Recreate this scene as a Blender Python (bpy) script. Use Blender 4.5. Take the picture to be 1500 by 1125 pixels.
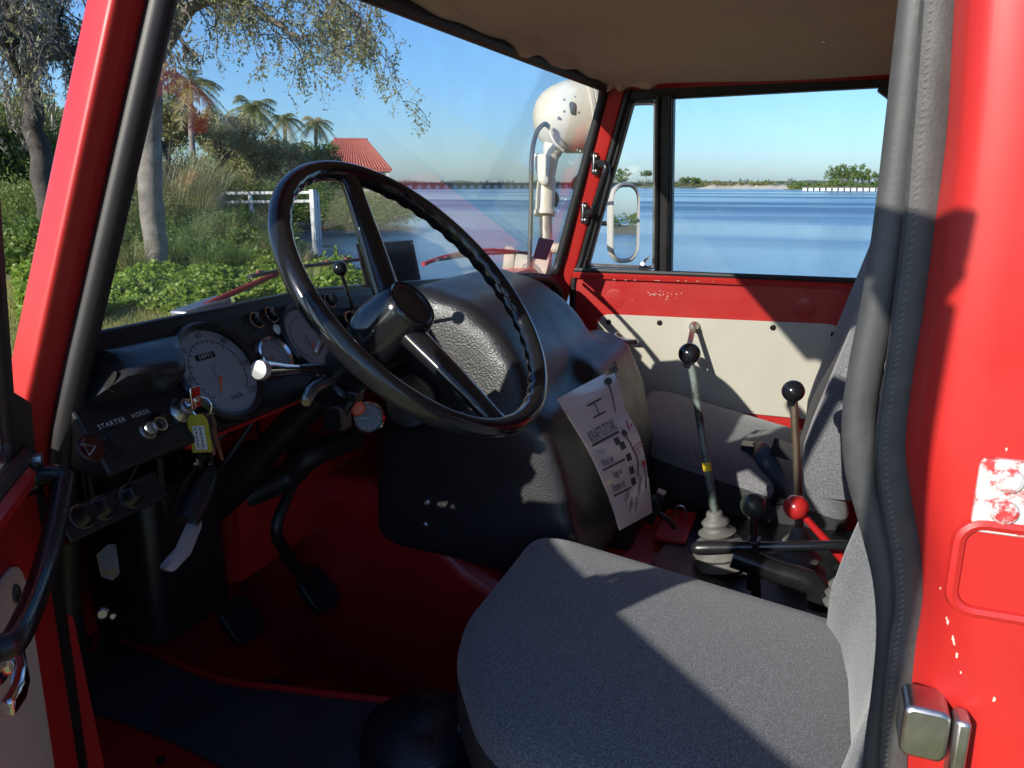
import bpy, bmesh, math, random
import numpy as np
from mathutils import Vector, Matrix
from mathutils.bvhtree import BVHTree

# ------------------------------------------------------------------ clear
for o in list(bpy.data.objects): bpy.data.objects.remove(o)
S = bpy.context.scene
COL = S.collection
R = math.radians

# ------------------------------------------------------------------ camera
FPX = 1150.0                                   # focal length in photograph pixels (1500 wide)
YAW = R(21.1); PIT = math.atan(292.5 / FPX)
CAM = np.array([0.0, 1.4575, 1.85])
FW = np.array([math.sin(YAW) * math.cos(PIT), -math.cos(YAW) * math.cos(PIT), -math.sin(PIT)])
RT = np.cross(FW, [0, 0, 1.0]); RT /= np.linalg.norm(RT); UP = np.cross(RT, FW)
cd = bpy.data.cameras.new('camera'); cam = bpy.data.objects.new('camera', cd); COL.objects.link(cam)
cd.sensor_width = 36; cd.sensor_fit = 'HORIZONTAL'; cd.lens = FPX / 1500 * 36
cd.clip_start = 0.02; cd.clip_end = 9000
cam.matrix_world = Matrix(((RT[0], UP[0], -FW[0], CAM[0]), (RT[1], UP[1], -FW[1], CAM[1]), (RT[2], UP[2], -FW[2], CAM[2]), (0, 0, 0, 1)))
S.camera = cam

# ------------------------------------------------------------------ sky and sun
SUNV = np.array([0.93, 2.07, 1.0]); SUNV /= np.linalg.norm(SUNV)
EL = math.asin(SUNV[2]); AZ = math.atan2(SUNV[0], SUNV[1])
W = bpy.data.worlds.new('World'); S.world = W; W.use_nodes = True
nt = W.node_tree; nt.nodes.clear()
sk = nt.nodes.new('ShaderNodeTexSky'); sk.sky_type = 'NISHITA'; sk.sun_disc = False
sk.sun_elevation = EL; sk.sun_rotation = AZ; sk.air_density = 1.0; sk.dust_density = 0.7; sk.ozone_density = 8.0
bg = nt.nodes.new('ShaderNodeBackground'); bg.inputs[1].default_value = 0.12
wo = nt.nodes.new('ShaderNodeOutputWorld'); nt.links.new(sk.outputs[0], bg.inputs[0]); nt.links.new(bg.outputs[0], wo.inputs[0])
sd = bpy.data.lights.new('sun', 'SUN'); sd.energy = 4.0; sd.angle = R(0.53); sd.color = (1, 0.93, 0.83)
so = bpy.data.objects.new('sun', sd); COL.objects.link(so); so.location = (10, 20, 30)
so.rotation_euler = Vector(SUNV).to_track_quat('Z', 'Y').to_euler()
S.view_settings.view_transform = 'Standard'; S.view_settings.look = 'None'
S.view_settings.exposure = 0.8; S.view_settings.gamma = 1.0; S.view_settings.use_curve_mapping = False
S.render.engine = 'CYCLES'
S.cycles.max_bounces = 10; S.cycles.diffuse_bounces = 4; S.cycles.transparent_max_bounces = 32

# ------------------------------------------------------------------ pixel helpers (a pixel is a direction; distance comes from the surface it lies on)
def ray(px, py): return FW + RT * (px - 750) / FPX - UP * (py - 562.5) / FPX
def onax(px, py, ax, v):
    d = ray(px, py); return CAM + d * ((v - CAM[ax]) / d[ax])
def PX(px, py, v): return onax(px, py, 0, v)
def PY(px, py, v): return onax(px, py, 1, v)
def PZ(px, py, v): return onax(px, py, 2, v)
def onpl(px, py, p, n):
    d = ray(px, py); n = np.array(n, float); return CAM + d * (((np.array(p) - CAM) @ n) / (d @ n))
def hdist(px, py, dist):                       # point at a given horizontal distance from the camera
    d = ray(px, py); return CAM + d * (dist / math.hypot(d[0], d[1]))

# ------------------------------------------------------------------ materials
MATS = {}
def _new(name):
    m = bpy.data.materials.new(name); m.use_nodes = True; t = m.node_tree; t.nodes.clear()
    o = t.nodes.new('ShaderNodeOutputMaterial'); return m, t, o
def _ramp(t, fac, stops):
    r = t.nodes.new('ShaderNodeValToRGB'); e = r.color_ramp.elements
    while len(e) < len(stops): e.new(0.5)
    for i, (p, c) in enumerate(stops): e[i].position = p; e[i].color = (*c, 1) if len(c) == 3 else c
    t.links.new(fac, r.inputs[0]); return r.outputs[0]
def _noise(t, co, scale, detail=4, rough=0.6, dist=0.0):
    n = t.nodes.new('ShaderNodeTexNoise'); n.inputs['Scale'].default_value = scale; n.inputs['Detail'].default_value = detail
    n.inputs['Roughness'].default_value = rough; n.inputs['Distortion'].default_value = dist
    t.links.new(co, n.inputs['Vector']); return n.outputs['Fac']
def _mix(t, fac, a, b):
    m = t.nodes.new('ShaderNodeMix'); m.data_type = 'RGBA'
    for s, v in ((m.inputs[0], fac), (m.inputs[6], a), (m.inputs[7], b)):
        if isinstance(v, (int, float)): s.default_value = v
        elif isinstance(v, tuple): s.default_value = (*v, 1)
        else: t.links.new(v, s)
    return m.outputs[2]
def _map(t, fac, a, b, c=0.0, d=1.0):
    m = t.nodes.new('ShaderNodeMapRange'); t.links.new(fac, m.inputs[0])
    for i, v in enumerate((a, b, c, d)): m.inputs[i + 1].default_value = v
    return m.outputs[0]
def pm(name, col, rough=0.5, metal=0.0, var=0.0, vscale=6.0, bump=0.0, bscale=200.0, bkind='noise', coat=0.0, dirt=None, dscale=9.0, damt=(0.62, 0.75), rvar=0.0, spec=0.5, sheen=0.0):
    """Principled material with procedural colour variation, wear and relief in object space."""
    if name in MATS: return MATS[name]
    m, t, o = _new(name); L = t.links
    b = t.nodes.new('ShaderNodeBsdfPrincipled'); L.new(b.outputs[0], o.inputs[0])
    tc = t.nodes.new('ShaderNodeTexCoord'); co = tc.outputs['Object']
    c = tuple(col)
    if var > 0:
        f = _noise(t, co, vscale)
        c = _mix(t, _map(t, f, .3, .7), tuple(max(0, x * (1 - var)) for x in col), tuple(min(1, x * (1 + var)) for x in col))
    if dirt:
        f = _noise(t, co, dscale, 8, .72)
        c = _mix(t, _map(t, f, damt[0], damt[1]), c, tuple(dirt))
    if isinstance(c, tuple): b.inputs['Base Color'].default_value = (*c, 1)
    else: L.new(c, b.inputs['Base Color'])
    b.inputs['Metallic'].default_value = metal
    b.inputs['Specular IOR Level'].default_value = spec
    if rvar > 0: L.new(_map(t, _noise(t, co, 14, 5), .3, .7, max(.02, rough - rvar), rough + rvar), b.inputs['Roughness'])
    else: b.inputs['Roughness'].default_value = rough
    if coat: b.inputs['Coat Weight'].default_value = coat; b.inputs['Coat Roughness'].default_value = .08
    if sheen: b.inputs['Sheen Weight'].default_value = sheen; b.inputs['Sheen Roughness'].default_value = .5
    if bump > 0:
        bp = t.nodes.new('ShaderNodeBump'); bp.inputs['Distance'].default_value = bump; bp.inputs['Strength'].default_value = 1.0
        if bkind == 'noise': h = _noise(t, co, bscale, 3)
        elif bkind == 'voronoi':
            v = t.nodes.new('ShaderNodeTexVoronoi'); v.inputs['Scale'].default_value = bscale; v.feature = 'SMOOTH_F1'
            L.new(co, v.inputs['Vector']); h = v.outputs['Distance']
        elif bkind == 'wave':
            v = t.nodes.new('ShaderNodeTexWave'); v.inputs['Scale'].default_value = bscale; v.bands_direction = 'Z'; v.inputs['Distortion'].default_value = 0
            L.new(co, v.inputs['Vector']); h = v.outputs['Fac']
        L.new(h, bp.inputs['Height']); L.new(bp.outputs[0], b.inputs['Normal'])
    MATS[name] = m; return m
def glass(name, tint=(.97, .985, .98), refl=1.0, haze=0.0):
    m, t, o = _new(name); L = t.links
    tr = t.nodes.new('ShaderNodeBsdfTransparent'); tr.inputs[0].default_value = (*tint, 1)
    gl = t.nodes.new('ShaderNodeBsdfGlossy'); gl.inputs['Roughness'].default_value = 0.015
    fr = t.nodes.new('ShaderNodeLayerWeight'); fr.inputs['Blend'].default_value = .5          # Schlick reflectance, same from both sides
    pw = t.nodes.new('ShaderNodeMath'); pw.operation = 'POWER'; pw.inputs[1].default_value = 5; L.new(fr.outputs['Facing'], pw.inputs[0])
    mu = t.nodes.new('ShaderNodeMath'); mu.operation = 'MULTIPLY_ADD'; mu.inputs[1].default_value = .9 * refl; mu.inputs[2].default_value = .035 * refl; L.new(pw.outputs[0], mu.inputs[0])
    mx = t.nodes.new('ShaderNodeMixShader'); L.new(mu.outputs[0], mx.inputs[0]); L.new(tr.outputs[0], mx.inputs[1]); L.new(gl.outputs[0], mx.inputs[2])
    out = mx.outputs[0]
    if haze > 0:                                # a thin film of dust and wiped smears on the pane
        df = t.nodes.new('ShaderNodeBsdfDiffuse'); df.inputs[0].default_value = (.8, .8, .78, 1)
        tc = t.nodes.new('ShaderNodeTexCoord'); f = _noise(t, tc.outputs['Object'], 5, 6, .7, .6)
        m2 = t.nodes.new('ShaderNodeMixShader'); L.new(_map(t, f, .35, .75, haze * .2, haze), m2.inputs[0]); L.new(out, m2.inputs[1]); L.new(df.outputs[0], m2.inputs[2]); out = m2.outputs[0]
    L.new(out, o.inputs[0]); MATS[name] = m; return m
def leafmat(name, c1, c2, trans=0.45, rough=.5):
    m, t, o = _new(name); L = t.links
    g = t.nodes.new('ShaderNodeNewGeometry'); tc = t.nodes.new('ShaderNodeTexCoord')
    c = _mix(t, g.outputs['Random Per Island'], c1, c2)
    f = _noise(t, tc.outputs['Object'], .8, 3); c = _mix(t, _map(t, f, .35, .65, 0, .45), c, tuple(x * .65 for x in c1))
    b = t.nodes.new('ShaderNodeBsdfPrincipled'); b.inputs['Roughness'].default_value = rough; L.new(c, b.inputs['Base Color'])
    tl = t.nodes.new('ShaderNodeBsdfTranslucent'); L.new(c, tl.inputs[0])
    mx = t.nodes.new('ShaderNodeMixShader'); mx.inputs[0].default_value = trans
    L.new(b.outputs[0], mx.inputs[1]); L.new(tl.outputs[0], mx.inputs[2]); L.new(mx.outputs[0], o.inputs[0]); MATS[name] = m; return m

RED = pm('red_paint', (.44, .020, .017), .40, spec=.4, coat=.15, var=.06, vscale=5, dirt=(.62, .50, .40), dscale=34, damt=(.78, .80), rvar=.08)
REDW = pm('red_paint_worn', (.42, .014, .016), .42, coat=.3, var=.12, vscale=8, dirt=(.45, .36, .30), dscale=26, damt=(.70, .735), rvar=.12)
RUBBER = pm('black_rubber', (.016, .016, .017), .5, var=.25, vscale=14, bump=.0001, bscale=350)
GREYRUB = pm('grey_rubber', (.055, .055, .055), .55, var=.2, vscale=12, bump=.0002, bscale=260, dirt=(.10, .098, .095), dscale=24, damt=(.55, .85))
WOVEN = pm('herringbone_trim', (.055, .054, .053), .6, var=.2, vscale=60, bump=.0002, bscale=420, bkind='voronoi')
DASH = pm('dash_black', (.012, .012, .014), .38, var=.3, vscale=9, rvar=.1, dirt=(.06, .055, .05), dscale=30, damt=(.68, .8), bump=.00012, bscale=700)
PLASTIC = pm('black_plastic', (.012, .012, .013), .28, var=.3, vscale=14, rvar=.1)
GLOSSB = pm('gloss_black', (.010, .011, .013), .16, rvar=.06, coat=.3)
LEATHER = pm('vinyl_leather', (.022, .022, .025), .40, bump=.0005, bscale=330, bkind='voronoi', var=.25, vscale=5, rvar=.06)
SMOOTHV = pm('smooth_vinyl', (.022, .022, .025), .36, bump=.0008, bscale=120, bkind='voronoi', rvar=.08)
CHROME = pm('chrome', (.75, .75, .76), .14, 1.0, rvar=.06)
STEEL = pm('worn_steel', (.45, .45, .44), .38, 1.0, var=.2, vscale=30, rvar=.12)
BEIGE = pm('beige_board', (.50, .475, .395), .55, var=.06, vscale=3, bump=.0003, bscale=300)
LINER = pm('headliner', (.72, .65, .51), .8, var=.06, vscale=4, bump=.0015, bscale=25)
BOOT = pm('boot_rubber', (.12, .115, .11), .6, var=.25, vscale=18, dirt=(.22, .21, .19), dscale=30, damt=(.5, .8))
MATBLK = pm('floor_rubber', (.042, .046, .056), .5, var=.3, vscale=7, rvar=.12, dirt=(.07, .065, .06), dscale=12, damt=(.6, .8))
LAMPW = pm('cream_enamel', (.72, .68, .56), .35, var=.06, vscale=8, coat=.2, dirt=(.3, .22, .14), dscale=40, damt=(.74, .78))
DIAL = pm('dial_face', (.36, .37, .39), .45, var=.05)
INK = pm('white_print', (.65, .65, .62), .5)
DARKINK = pm('dark_print', (.03, .03, .035), .6)
REDINK = pm('red_print', (.6, .05, .06), .6)
NEEDLE = pm('orange_needle', (.95, .16, .06), .4)
def fabric():
    m, t, o = _new('seat_fabric'); L = t.links
    tc = t.nodes.new('ShaderNodeTexCoord'); co = tc.outputs['Object']
    b = t.nodes.new('ShaderNodeBsdfPrincipled'); b.inputs['Roughness'].default_value = .9; b.inputs['Sheen Weight'].default_value = .25
    f = _noise(t, co, 560, 2, .8); g = _noise(t, co, 7, 4)
    v = t.nodes.new('ShaderNodeTexVoronoi'); v.inputs['Scale'].default_value = 380; L.new(co, v.inputs['Vector'])
    c = _mix(t, _map(t, f, .35, .65), (.035, .038, .047), (.31, .315, .34)); c = _mix(t, _map(t, v.outputs['Distance'], .2, .7, 0, .6), c, (.05, .052, .06))
    c = _mix(t, _map(t, g, .35, .7, 0, .3), c, (.15, .15, .155))
    L.new(c, b.inputs['Base Color'])
    bp = t.nodes.new('ShaderNodeBump'); bp.inputs['Distance'].default_value = .0004; L.new(v.outputs['Distance'], bp.inputs['Height']); L.new(bp.outputs[0], b.inputs['Normal'])
    L.new(b.outputs[0], o.inputs[0]); return m
FABRIC = fabric()
WGLASS = glass('windshield_pane', (.955, .975, .975), 1.5, .06)
DGLASS = glass('door_pane', (.96, .98, .98), .8, .03)
GGLASS = glass('gauge_pane', (.95, .96, .97), .6)

# ------------------------------------------------------------------ mesh helpers
def nrm(v):
    v = np.array(v, float); return v / (np.linalg.norm(v) + 1e-12)
def frame(ax):
    ax = nrm(ax); a = np.cross(ax, [0, 0, 1.0])
    if np.linalg.norm(a) < 1e-4: a = np.array([1.0, 0, 0])
    a = nrm(a); return a, np.cross(ax, a)
def catmull(pts, n=6):
    P = [np.array(p, float) for p in pts]; out = []
    for i in range(len(P) - 1):
        a = P[max(i - 1, 0)]; b = P[i]; c = P[i + 1]; d = P[min(i + 2, len(P) - 1)]
        for k in range(n):
            u = k / n; out.append(.5 * ((2 * b) + (c - a) * u + (2 * a - 5 * b + 4 * c - d) * u * u + (3 * b - a - 3 * c + d) * u ** 3))
    out.append(P[-1]); return out
def rrect(w, h, r, n=5):
    o = []
    for cx, cy, a0 in ((w / 2 - r, h / 2 - r, 0), (-w / 2 + r, h / 2 - r, 90), (-w / 2 + r, -h / 2 + r, 180), (w / 2 - r, -h / 2 + r, 270)):
        for k in range(n + 1):
            a = R(a0 + 90 * k / n); o.append((cx + r * math.cos(a), cy + r * math.sin(a)))
    return o
def rpoly(pts, r, n=5):                          # round the corners of a 2-D polygon
    o = []; N = len(pts); P = [np.array(p, float) for p in pts]
    for i in range(N):
        a, b, c = P[i - 1], P[i], P[(i + 1) % N]
        rr = r[i] if isinstance(r, (list, tuple)) else r
        d1 = a - b; d2 = c - b; l = min(rr, np.linalg.norm(d1) * .49, np.linalg.norm(d2) * .49)
        p = b + nrm(d1) * l; q = b + nrm(d2) * l
        for k in range(n + 1):
            u = k / n; o.append((1 - u) ** 2 * p + 2 * u * (1 - u) * b + u * u * q)
    return o
class MB:
    def __init__(s): s.v = []; s.f = []
    def add(s, vs, fs):
        n = len(s.v); s.v += [tuple(map(float, p)) for p in vs]; s.f += [tuple(i + n for i in f) for f in fs]; return s
    def box(s, c, size, rot=None):
        c = np.array(c, float); h = np.array(size, float) / 2; vs = []
        M = np.array(rot) if rot is not None else np.eye(3)
        for x in (-1, 1):
            for y in (-1, 1):
                for z in (-1, 1): vs.append(c + M @ (h * [x, y, z]))
        return s.add(vs, [(0, 1, 3, 2), (4, 6, 7, 5), (0, 4, 5, 1), (2, 3, 7, 6), (0, 2, 6, 4), (1, 5, 7, 3)])
    def rings(s, rings, closed=True, caps=True):
        n = len(rings[0]); vs = [p for r in rings for p in r]; fs = []
        for i in range(len(rings) - 1):
            for j in range(n if closed else n - 1):
                k = (j + 1) % n; fs.append((i * n + j, i * n + k, (i + 1) * n + k, (i + 1) * n + j))
        if caps and closed: fs.append(tuple(range(n))[::-1]); fs.append(tuple(range((len(rings) - 1) * n, len(rings) * n)))
        return s.add(vs, fs)
    def tube(s, path, r, n=10, caps=True, closed=False, flat=1.0, upv=None):
        P = [np.array(p, float) for p in path]; N = len(P)
        rr = r if isinstance(r, (list, tuple, np.ndarray)) else [r] * N
        rings = []; pa = None
        for i in range(N):
            t = nrm(P[(i + 1) % N] - P[i - 1]) if closed else nrm(P[min(i + 1, N - 1)] - P[max(i - 1, 0)])
            if upv is not None: a = nrm(np.cross(t, upv))
            elif pa is None: a = frame(t)[0]
            else: a = nrm(pa - t * (pa @ t))
            pa = a; b = np.cross(t, a)
            rings.append([P[i] + rr[i] * (math.cos(2 * math.pi * k / n) * a + flat * math.sin(2 * math.pi * k / n) * b) for k in range(n)])
        if closed: rings.append(rings[0]); return s.rings(rings, caps=False)
        return s.rings(rings, caps=caps)
    def lathe(s, o, ax, prof, n=24, caps=True):      # prof: list of (radius, height along axis)
        o = np.array(o, float); ax = nrm(ax); a, b = frame(ax)
        return s.rings([[o + ax * h + r * (math.cos(2 * math.pi * k / n) * a + math.sin(2 * math.pi * k / n) * b) for k in range(n)] for r, h in prof], caps=caps)
    def ball(s, c, r, n=16, sc=(1, 1, 1)):
        c = np.array(c, float); pr = []
        return s.rings([[c + np.array(sc) * r * np.array([math.sin(R(a)) * math.cos(2 * math.pi * k / n), math.sin(R(a)) * math.sin(2 * math.pi * k / n), math.cos(R(a))]) for k in range(n)] for a in np.linspace(2, 178, 12)])
    def prism(s, pts3, ext):                          # planar polygon (3-D points) extruded by a vector
        A = [np.array(p, float) for p in pts3]; e = np.array(ext, float)
        return s.rings([A, [p + e for p in A]])
    def grid(s, fn, us, vs, closedu=False):
        nu, nv = len(us), len(vs); P = [fn(u, v) for u in us for v in vs]; fs = []
        for i in range(nu - 1):
            for j in range(nv - 1): fs.append((i * nv + j, i * nv + j + 1, (i + 1) * nv + j + 1, (i + 1) * nv + j))
        return s.add(P, fs)
    def build(s, name, mat, parent=None, smooth=True, ang=38, bevel=0.0, seg=2, origin=None, label=None, doublesided=False):
        me = bpy.data.meshes.new(name); vs = s.v
        if origin is not None: vs = [tuple(np.array(p) - np.array(origin)) for p in vs]
        me.from_pydata(vs, [], s.f)
        bm = bmesh.new(); bm.from_mesh(me); bmesh.ops.remove_doubles(bm, verts=bm.verts, dist=1e-6); bmesh.ops.recalc_face_normals(bm, faces=bm.faces)
        bm.to_mesh(me); bm.free()
        me.materials.append(mat)
        if smooth:
            me.polygons.foreach_set('use_smooth', [True] * len(me.polygons)); me.set_sharp_from_angle(angle=R(ang))
        o = bpy.data.objects.new(name, me); COL.objects.link(o)
        if origin is not None: o.location = origin
        if parent is not None: o.parent = parent
        if bevel > 0:
            b = o.modifiers.new('bevel', 'BEVEL'); b.width = bevel; b.segments = seg; b.limit_method = 'ANGLE'; b.angle_limit = R(40); b.harden_normals = False
        if label: o['label'] = label
        return o
def hit(mb, px, py):                              # where a photograph pixel's ray meets a mesh being built
    p, n, i, d = BVHTree.FromPolygons([Vector(v) for v in mb.v], mb.f).ray_cast(Vector(CAM), Vector(ray(px, py)).normalized()); return (np.array(p), np.array(n)) if p else (None, None)
def tag(o, label, cat=None, group=None, kind=None):
    if label: o['label'] = label
    if cat: o['category'] = cat
    if group: o['group'] = group
    if kind: o['kind'] = kind
    return o
def empty(name, loc=(0, 0, 0), parent=None):
    o = bpy.data.objects.new(name, None); COL.objects.link(o); o.location = loc; o.empty_display_size = .1
    if parent: o.parent = parent
    return o
def textmesh(txt, size, mapfn, name, mat, parent, align='CENTER', spacing=1.0):
    """Lettering as a thin mesh; mapfn(u, v) gives the 3-D point of a letter point."""
    cu = bpy.data.curves.new('t', 'FONT'); cu.body = txt; cu.size = size; cu.align_x = align; cu.align_y = 'CENTER'; cu.resolution_u = 2; cu.space_character = spacing
    ob = bpy.data.objects.new('t', cu); COL.objects.link(ob); dg = bpy.context.evaluated_depsgraph_get()
    me = bpy.data.meshes.new_from_object(ob.evaluated_get(dg)); bpy.data.objects.remove(ob); bpy.data.curves.remove(cu)
    me.name = name
    for v in me.vertices: v.co = Vector(mapfn(v.co.x, v.co.y))
    me.materials.clear(); me.materials.append(mat)
    o = bpy.data.objects.new(name, me); COL.objects.link(o); o.parent = parent; return o

# ================================================================== THE TRUCK
TRUCK = empty('utility_truck', (0, 0, 0))
tag(TRUCK, 'vintage red utility truck with its driver door swung open, seen into the cab', 'truck')
def part(mb, name, mat, parent=TRUCK, **k): return mb.build(name, mat, parent, **k)

def xw(z): return .79 - .3075 * (z - 1.577)       # windshield plane
def xd(z): return .7535 - .3075 * (z - 1.577)     # line of the door opening along the windshield pillar
def yin(z): return .8525 - .155 * max(0.0, z - 1.6)

# ---- windshield
zb, zt = 1.585, 2.105
WNV = nrm((1, -.027, .3075))
def wpt(y, z, off=0.0): return np.array([xd(z) + .018 + .027 * y, y, z]) + WNV * off
wb = MB()
ol = rpoly([(-.832, zb), (.83, zb), (.765, zt), (-.765, zt)], .05, 6)
wb.rings([[wpt(y, z, -.002) for y, z in ol], [wpt(y, z, .003) for y, z in ol]])
WS = part(wb, 'windshield', WGLASS, smooth=False)
sb = MB(); sb.tube([wpt(y, z, -.004) for y, z in rpoly([(-.838, zb - .006), (.836, zb - .006), (.771, zt + .004), (-.771, zt + .004)], .05, 8)], .014, 10, closed=True)
sb.build('rubber_seal', RUBBER, WS)

# ---- windshield pillars: one slanted loft each, floor to roof
def pillar(s, sec, name):
    mb = MB(); rings = []
    for z in np.linspace(1.02, 2.14, 12):
        rings.append([(xd(z) + dx, s * (yin(z) + dy), z) for dx, dy in rpoly(sec, .008, 3)])
    mb.rings(rings); return part(mb, name, RED, ang=50)
pillar(1, [(.050, -.012), (.012, .008), (-.001, .030), (.004, .070), (.048, .062), (.080, .02)], 'windshield_pillar')
pillar(-1, [(.004, .006), (-.004, -.010), (-.064, -.004), (-.062, .03), (-.03, .055), (-.004, .05)], 'windshield_pillar')

# ---- door weatherstrips (thick rubber tubes round the openings)
def pxpath(pl, y): return [PY(a, b, y) for a, b in pl]
near_front = [np.array([xd(z) - .011 - .022 * max(0, (1.6 - z) / .4), yin(z) + (.028 if z > 1.6 else .012 + .019 * max(0, 1 - (1.6 - z) / .25)), z]) for z in np.linspace(2.12, 1.10, 14)]
ws = MB(); ws.tube(catmull(near_front, 3), .0135, 12)
ws.lathe(near_front[-1] + [0.004, .012, .03], (-.6, .8, 0), [(.004, .004), (.006, .006), (.006, .009), (.003, .011)], 10)
part(ws, 'door_weatherstrip', RUBBER)
ws = MB(); ws.tube(catmull([np.array([xd(z) - .072, -yin(z) - .002, z]) for z in (2.10, 2.0, 1.85, 1.7, 1.62)] + [(.688, -.852, 1.57), (.690, -.856, 1.48), (.70, -.86, 1.25), (.70, -.86, 1.05)], 5), .009, 10)
part(ws, 'door_weatherstrip', RUBBER)

# ---- roof and headliner
def roofz(y, x, base): return base + .075 * (1 - min(1, abs(y) / .80) ** 2.6) + 0 * x
rb = MB()
xs = list(np.linspace(.70, -.92, 14)); ys = list(np.linspace(-.84, .84, 25))
rings = []
for x in xs:
    top = [(x, y, roofz(y, x, 2.185)) for y in ys]; bot = [(x, y, roofz(y, x, 2.15)) for y in ys[::-1]]
    rings.append(top + bot)
rb.rings(rings)
ROOF = part(rb, 'roof', RED)
def linz(x, y):
    e = (1 - min(1, abs(y) / .765) ** 4)
    f = min(1, max(0, (.60 - x) / .16)); f = f * f * (3 - 2 * f)
    w = .004 * math.sin(y * 21 + x * 5) * (1 - f) + .003 * math.sin(x * 9 + y * 3)
    return 2.108 + .055 * e * (.25 + .75 * f) + w
hb = MB(); hb.grid(lambda x, y: (x, y, linz(x, y)), list(np.linspace(.60, -.9, 44)), list(np.linspace(-.768, .768, 50)))
LINERMB = hb; HL = hb.build('headliner', LINER, ROOF)
# padded roll of liner over the header, with its folds, and the tucked corners
hb = MB(); path = []; rad = []
for y in np.linspace(-.755, .755, 70):
    path.append((.592 + .027 * y + .004 * math.sin(y * 17), y, 2.130 + .003 * math.sin(y * 23 + 1)))
    rad.append(.019 + .004 * math.sin(y * 31) + (.012 * math.exp(-((y + .28) / .05) ** 2)) + (.010 * math.exp(-((y + .12) / .04) ** 2)))
hb.tube(path, rad, 12); hb.build('header_roll', LINER, ROOF)
for s in (-1, 1):
    hb = MB(); hb.tube(catmull([(.60, s * .70, 2.124), (.575, s * .752, 2.116), (.53, s * .768, 2.118), (.44, s * .77, 2.122)], 6), [.018 + .006 * math.sin(k * 1.3) for k in range(19)], 10); hb.build('liner_corner', LINER, ROOF)
# cant rails above the doors, rain gutters, front overhang
for s in (-1, 1):
    mb = MB(); mb.rings([[(x, s * .768, 2.108), (x, s * .778, 2.100), (x, s * .80, 2.104), (x, s * .845, 2.14), (x, s * .845, 2.18), (x, s * .78, 2.18)] for x in (.585, -.92)]); part(mb, 'cant_rail', RED)
    mb = MB(); mb.tube([(.68, s * .852, 2.146), (.3, s * .856, 2.148), (-.92, s * .856, 2.148)], .011, 8); part(mb, 'rain_gutter', RED)
mb = MB(); mb.rings([[(x, y, 2.20 - d) for x, d in ((.62, -.004), (.755, .0), (.767, .010), (.757, .020), (.68, .010))] for y in np.linspace(-.83, .83, 21)]); part(mb, 'roof_peak', RED)
mb = MB(); mb.rings([[(xd(2.105) + .018 + .027 * y + a, y, 2.105 + b) for a, b in ((-.022, .022), (-.018, .06), (.03, .06), (.03, .03), (.0, .016))] for y in (-.80, .80)]); part(mb, 'header', RED)

# ---- rear wall and lower shell
mb = MB(); mb.box((-.93, 0, 1.57), (.04, 1.74, 1.20)); part(mb, 'rear_wall', RED)
mb = MB(); mb.box((.22, 0, .83), (2.32, 1.70, .03)); part(mb, 'cab_floor', REDW)
# firewall: sloping toe board and upright part
mb = MB(); mb.rings([[(.98, y, .845), (1.09, y, 1.00), (1.11, y, 1.30), (1.0, y, 1.54), (.80, y, 1.585), (.82, y, 1.60), (1.0, y, 1.585), (1.20, y, 1.30), (1.16, y, .98), (1.03, y, .83)] for y in (-.85, .85)]); part(mb, 'firewall', REDW)
# side shells below the doors / kick panels
for s in (-1, 1):
    mb = MB(); mb.prism([(.76, s * .868, 1.02), (1.2, s * .868, 1.02), (1.2, s * .868, 1.45), (.98, s * .868, 1.575), (.80, s * .868, 1.575)], (0, s * .035, 0)); part(mb, 'kick_panel', RED)
# bonnet and wings in front of the windshield, low and out of the view
mb = MB(); mb.rings([[(x, y, zc - .10 * abs(y / .48) ** 3) for y in np.linspace(-.48, .48, 9)] + [(x, y, zl) for y in (.50, -.50)] for x, zc, zl in ((.86, 1.555, 1.2), (1.2, 1.50, 1.1), (1.6, 1.42, .9), (1.78, 1.32, .8), (1.80, 1.1, .8))]); part(mb, 'bonnet', RED)
for s in (-1, 1):
    mb = MB(); mb.rings([[(x, s * .52, zz), (x, s * .94, zz - .03), (x, s * .96, zz - .12), (x, s * .52, zz - .10)] for x, zz in ((.62 + .62, 1.02), (1.5, 1.08), (1.7, 1.02), (1.82, .84))]); part(mb, 'front_wing', RED)
mb = MB(); mb.box((.1, 0, .60), (3.6, .62, .16)); part(mb, 'chassis', pm('chassis_black', (.02, .02, .02), .6))
for x in (1.05, -1.15):
    for s in (-1, 1):
        w = empty('wheel', (x, s * .66, .50), TRUCK)
        mb = MB(); mb.lathe((x, s * .66, .50), (0, 1, 0), [(.28, -.13), (.40, -.15), (.47, -.13), (.50, -.08), (.50, .08), (.47, .13), (.40, .15), (.28, .13)], 36); mb.build('tyre', RUBBER, w, origin=(x, s * .66, .50)).location = (0, 0, 0)
        mb = MB(); mb.lathe((x, s * .66, .50), (0, 1, 0), [(.05, -.06), (.26, -.10), (.285, -.12), (.285, .12), (.26, .10), (.05, .06)], 28); mb.build('rim', RED, w, origin=(x, s * .66, .50)).location = (0, 0, 0)

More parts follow.
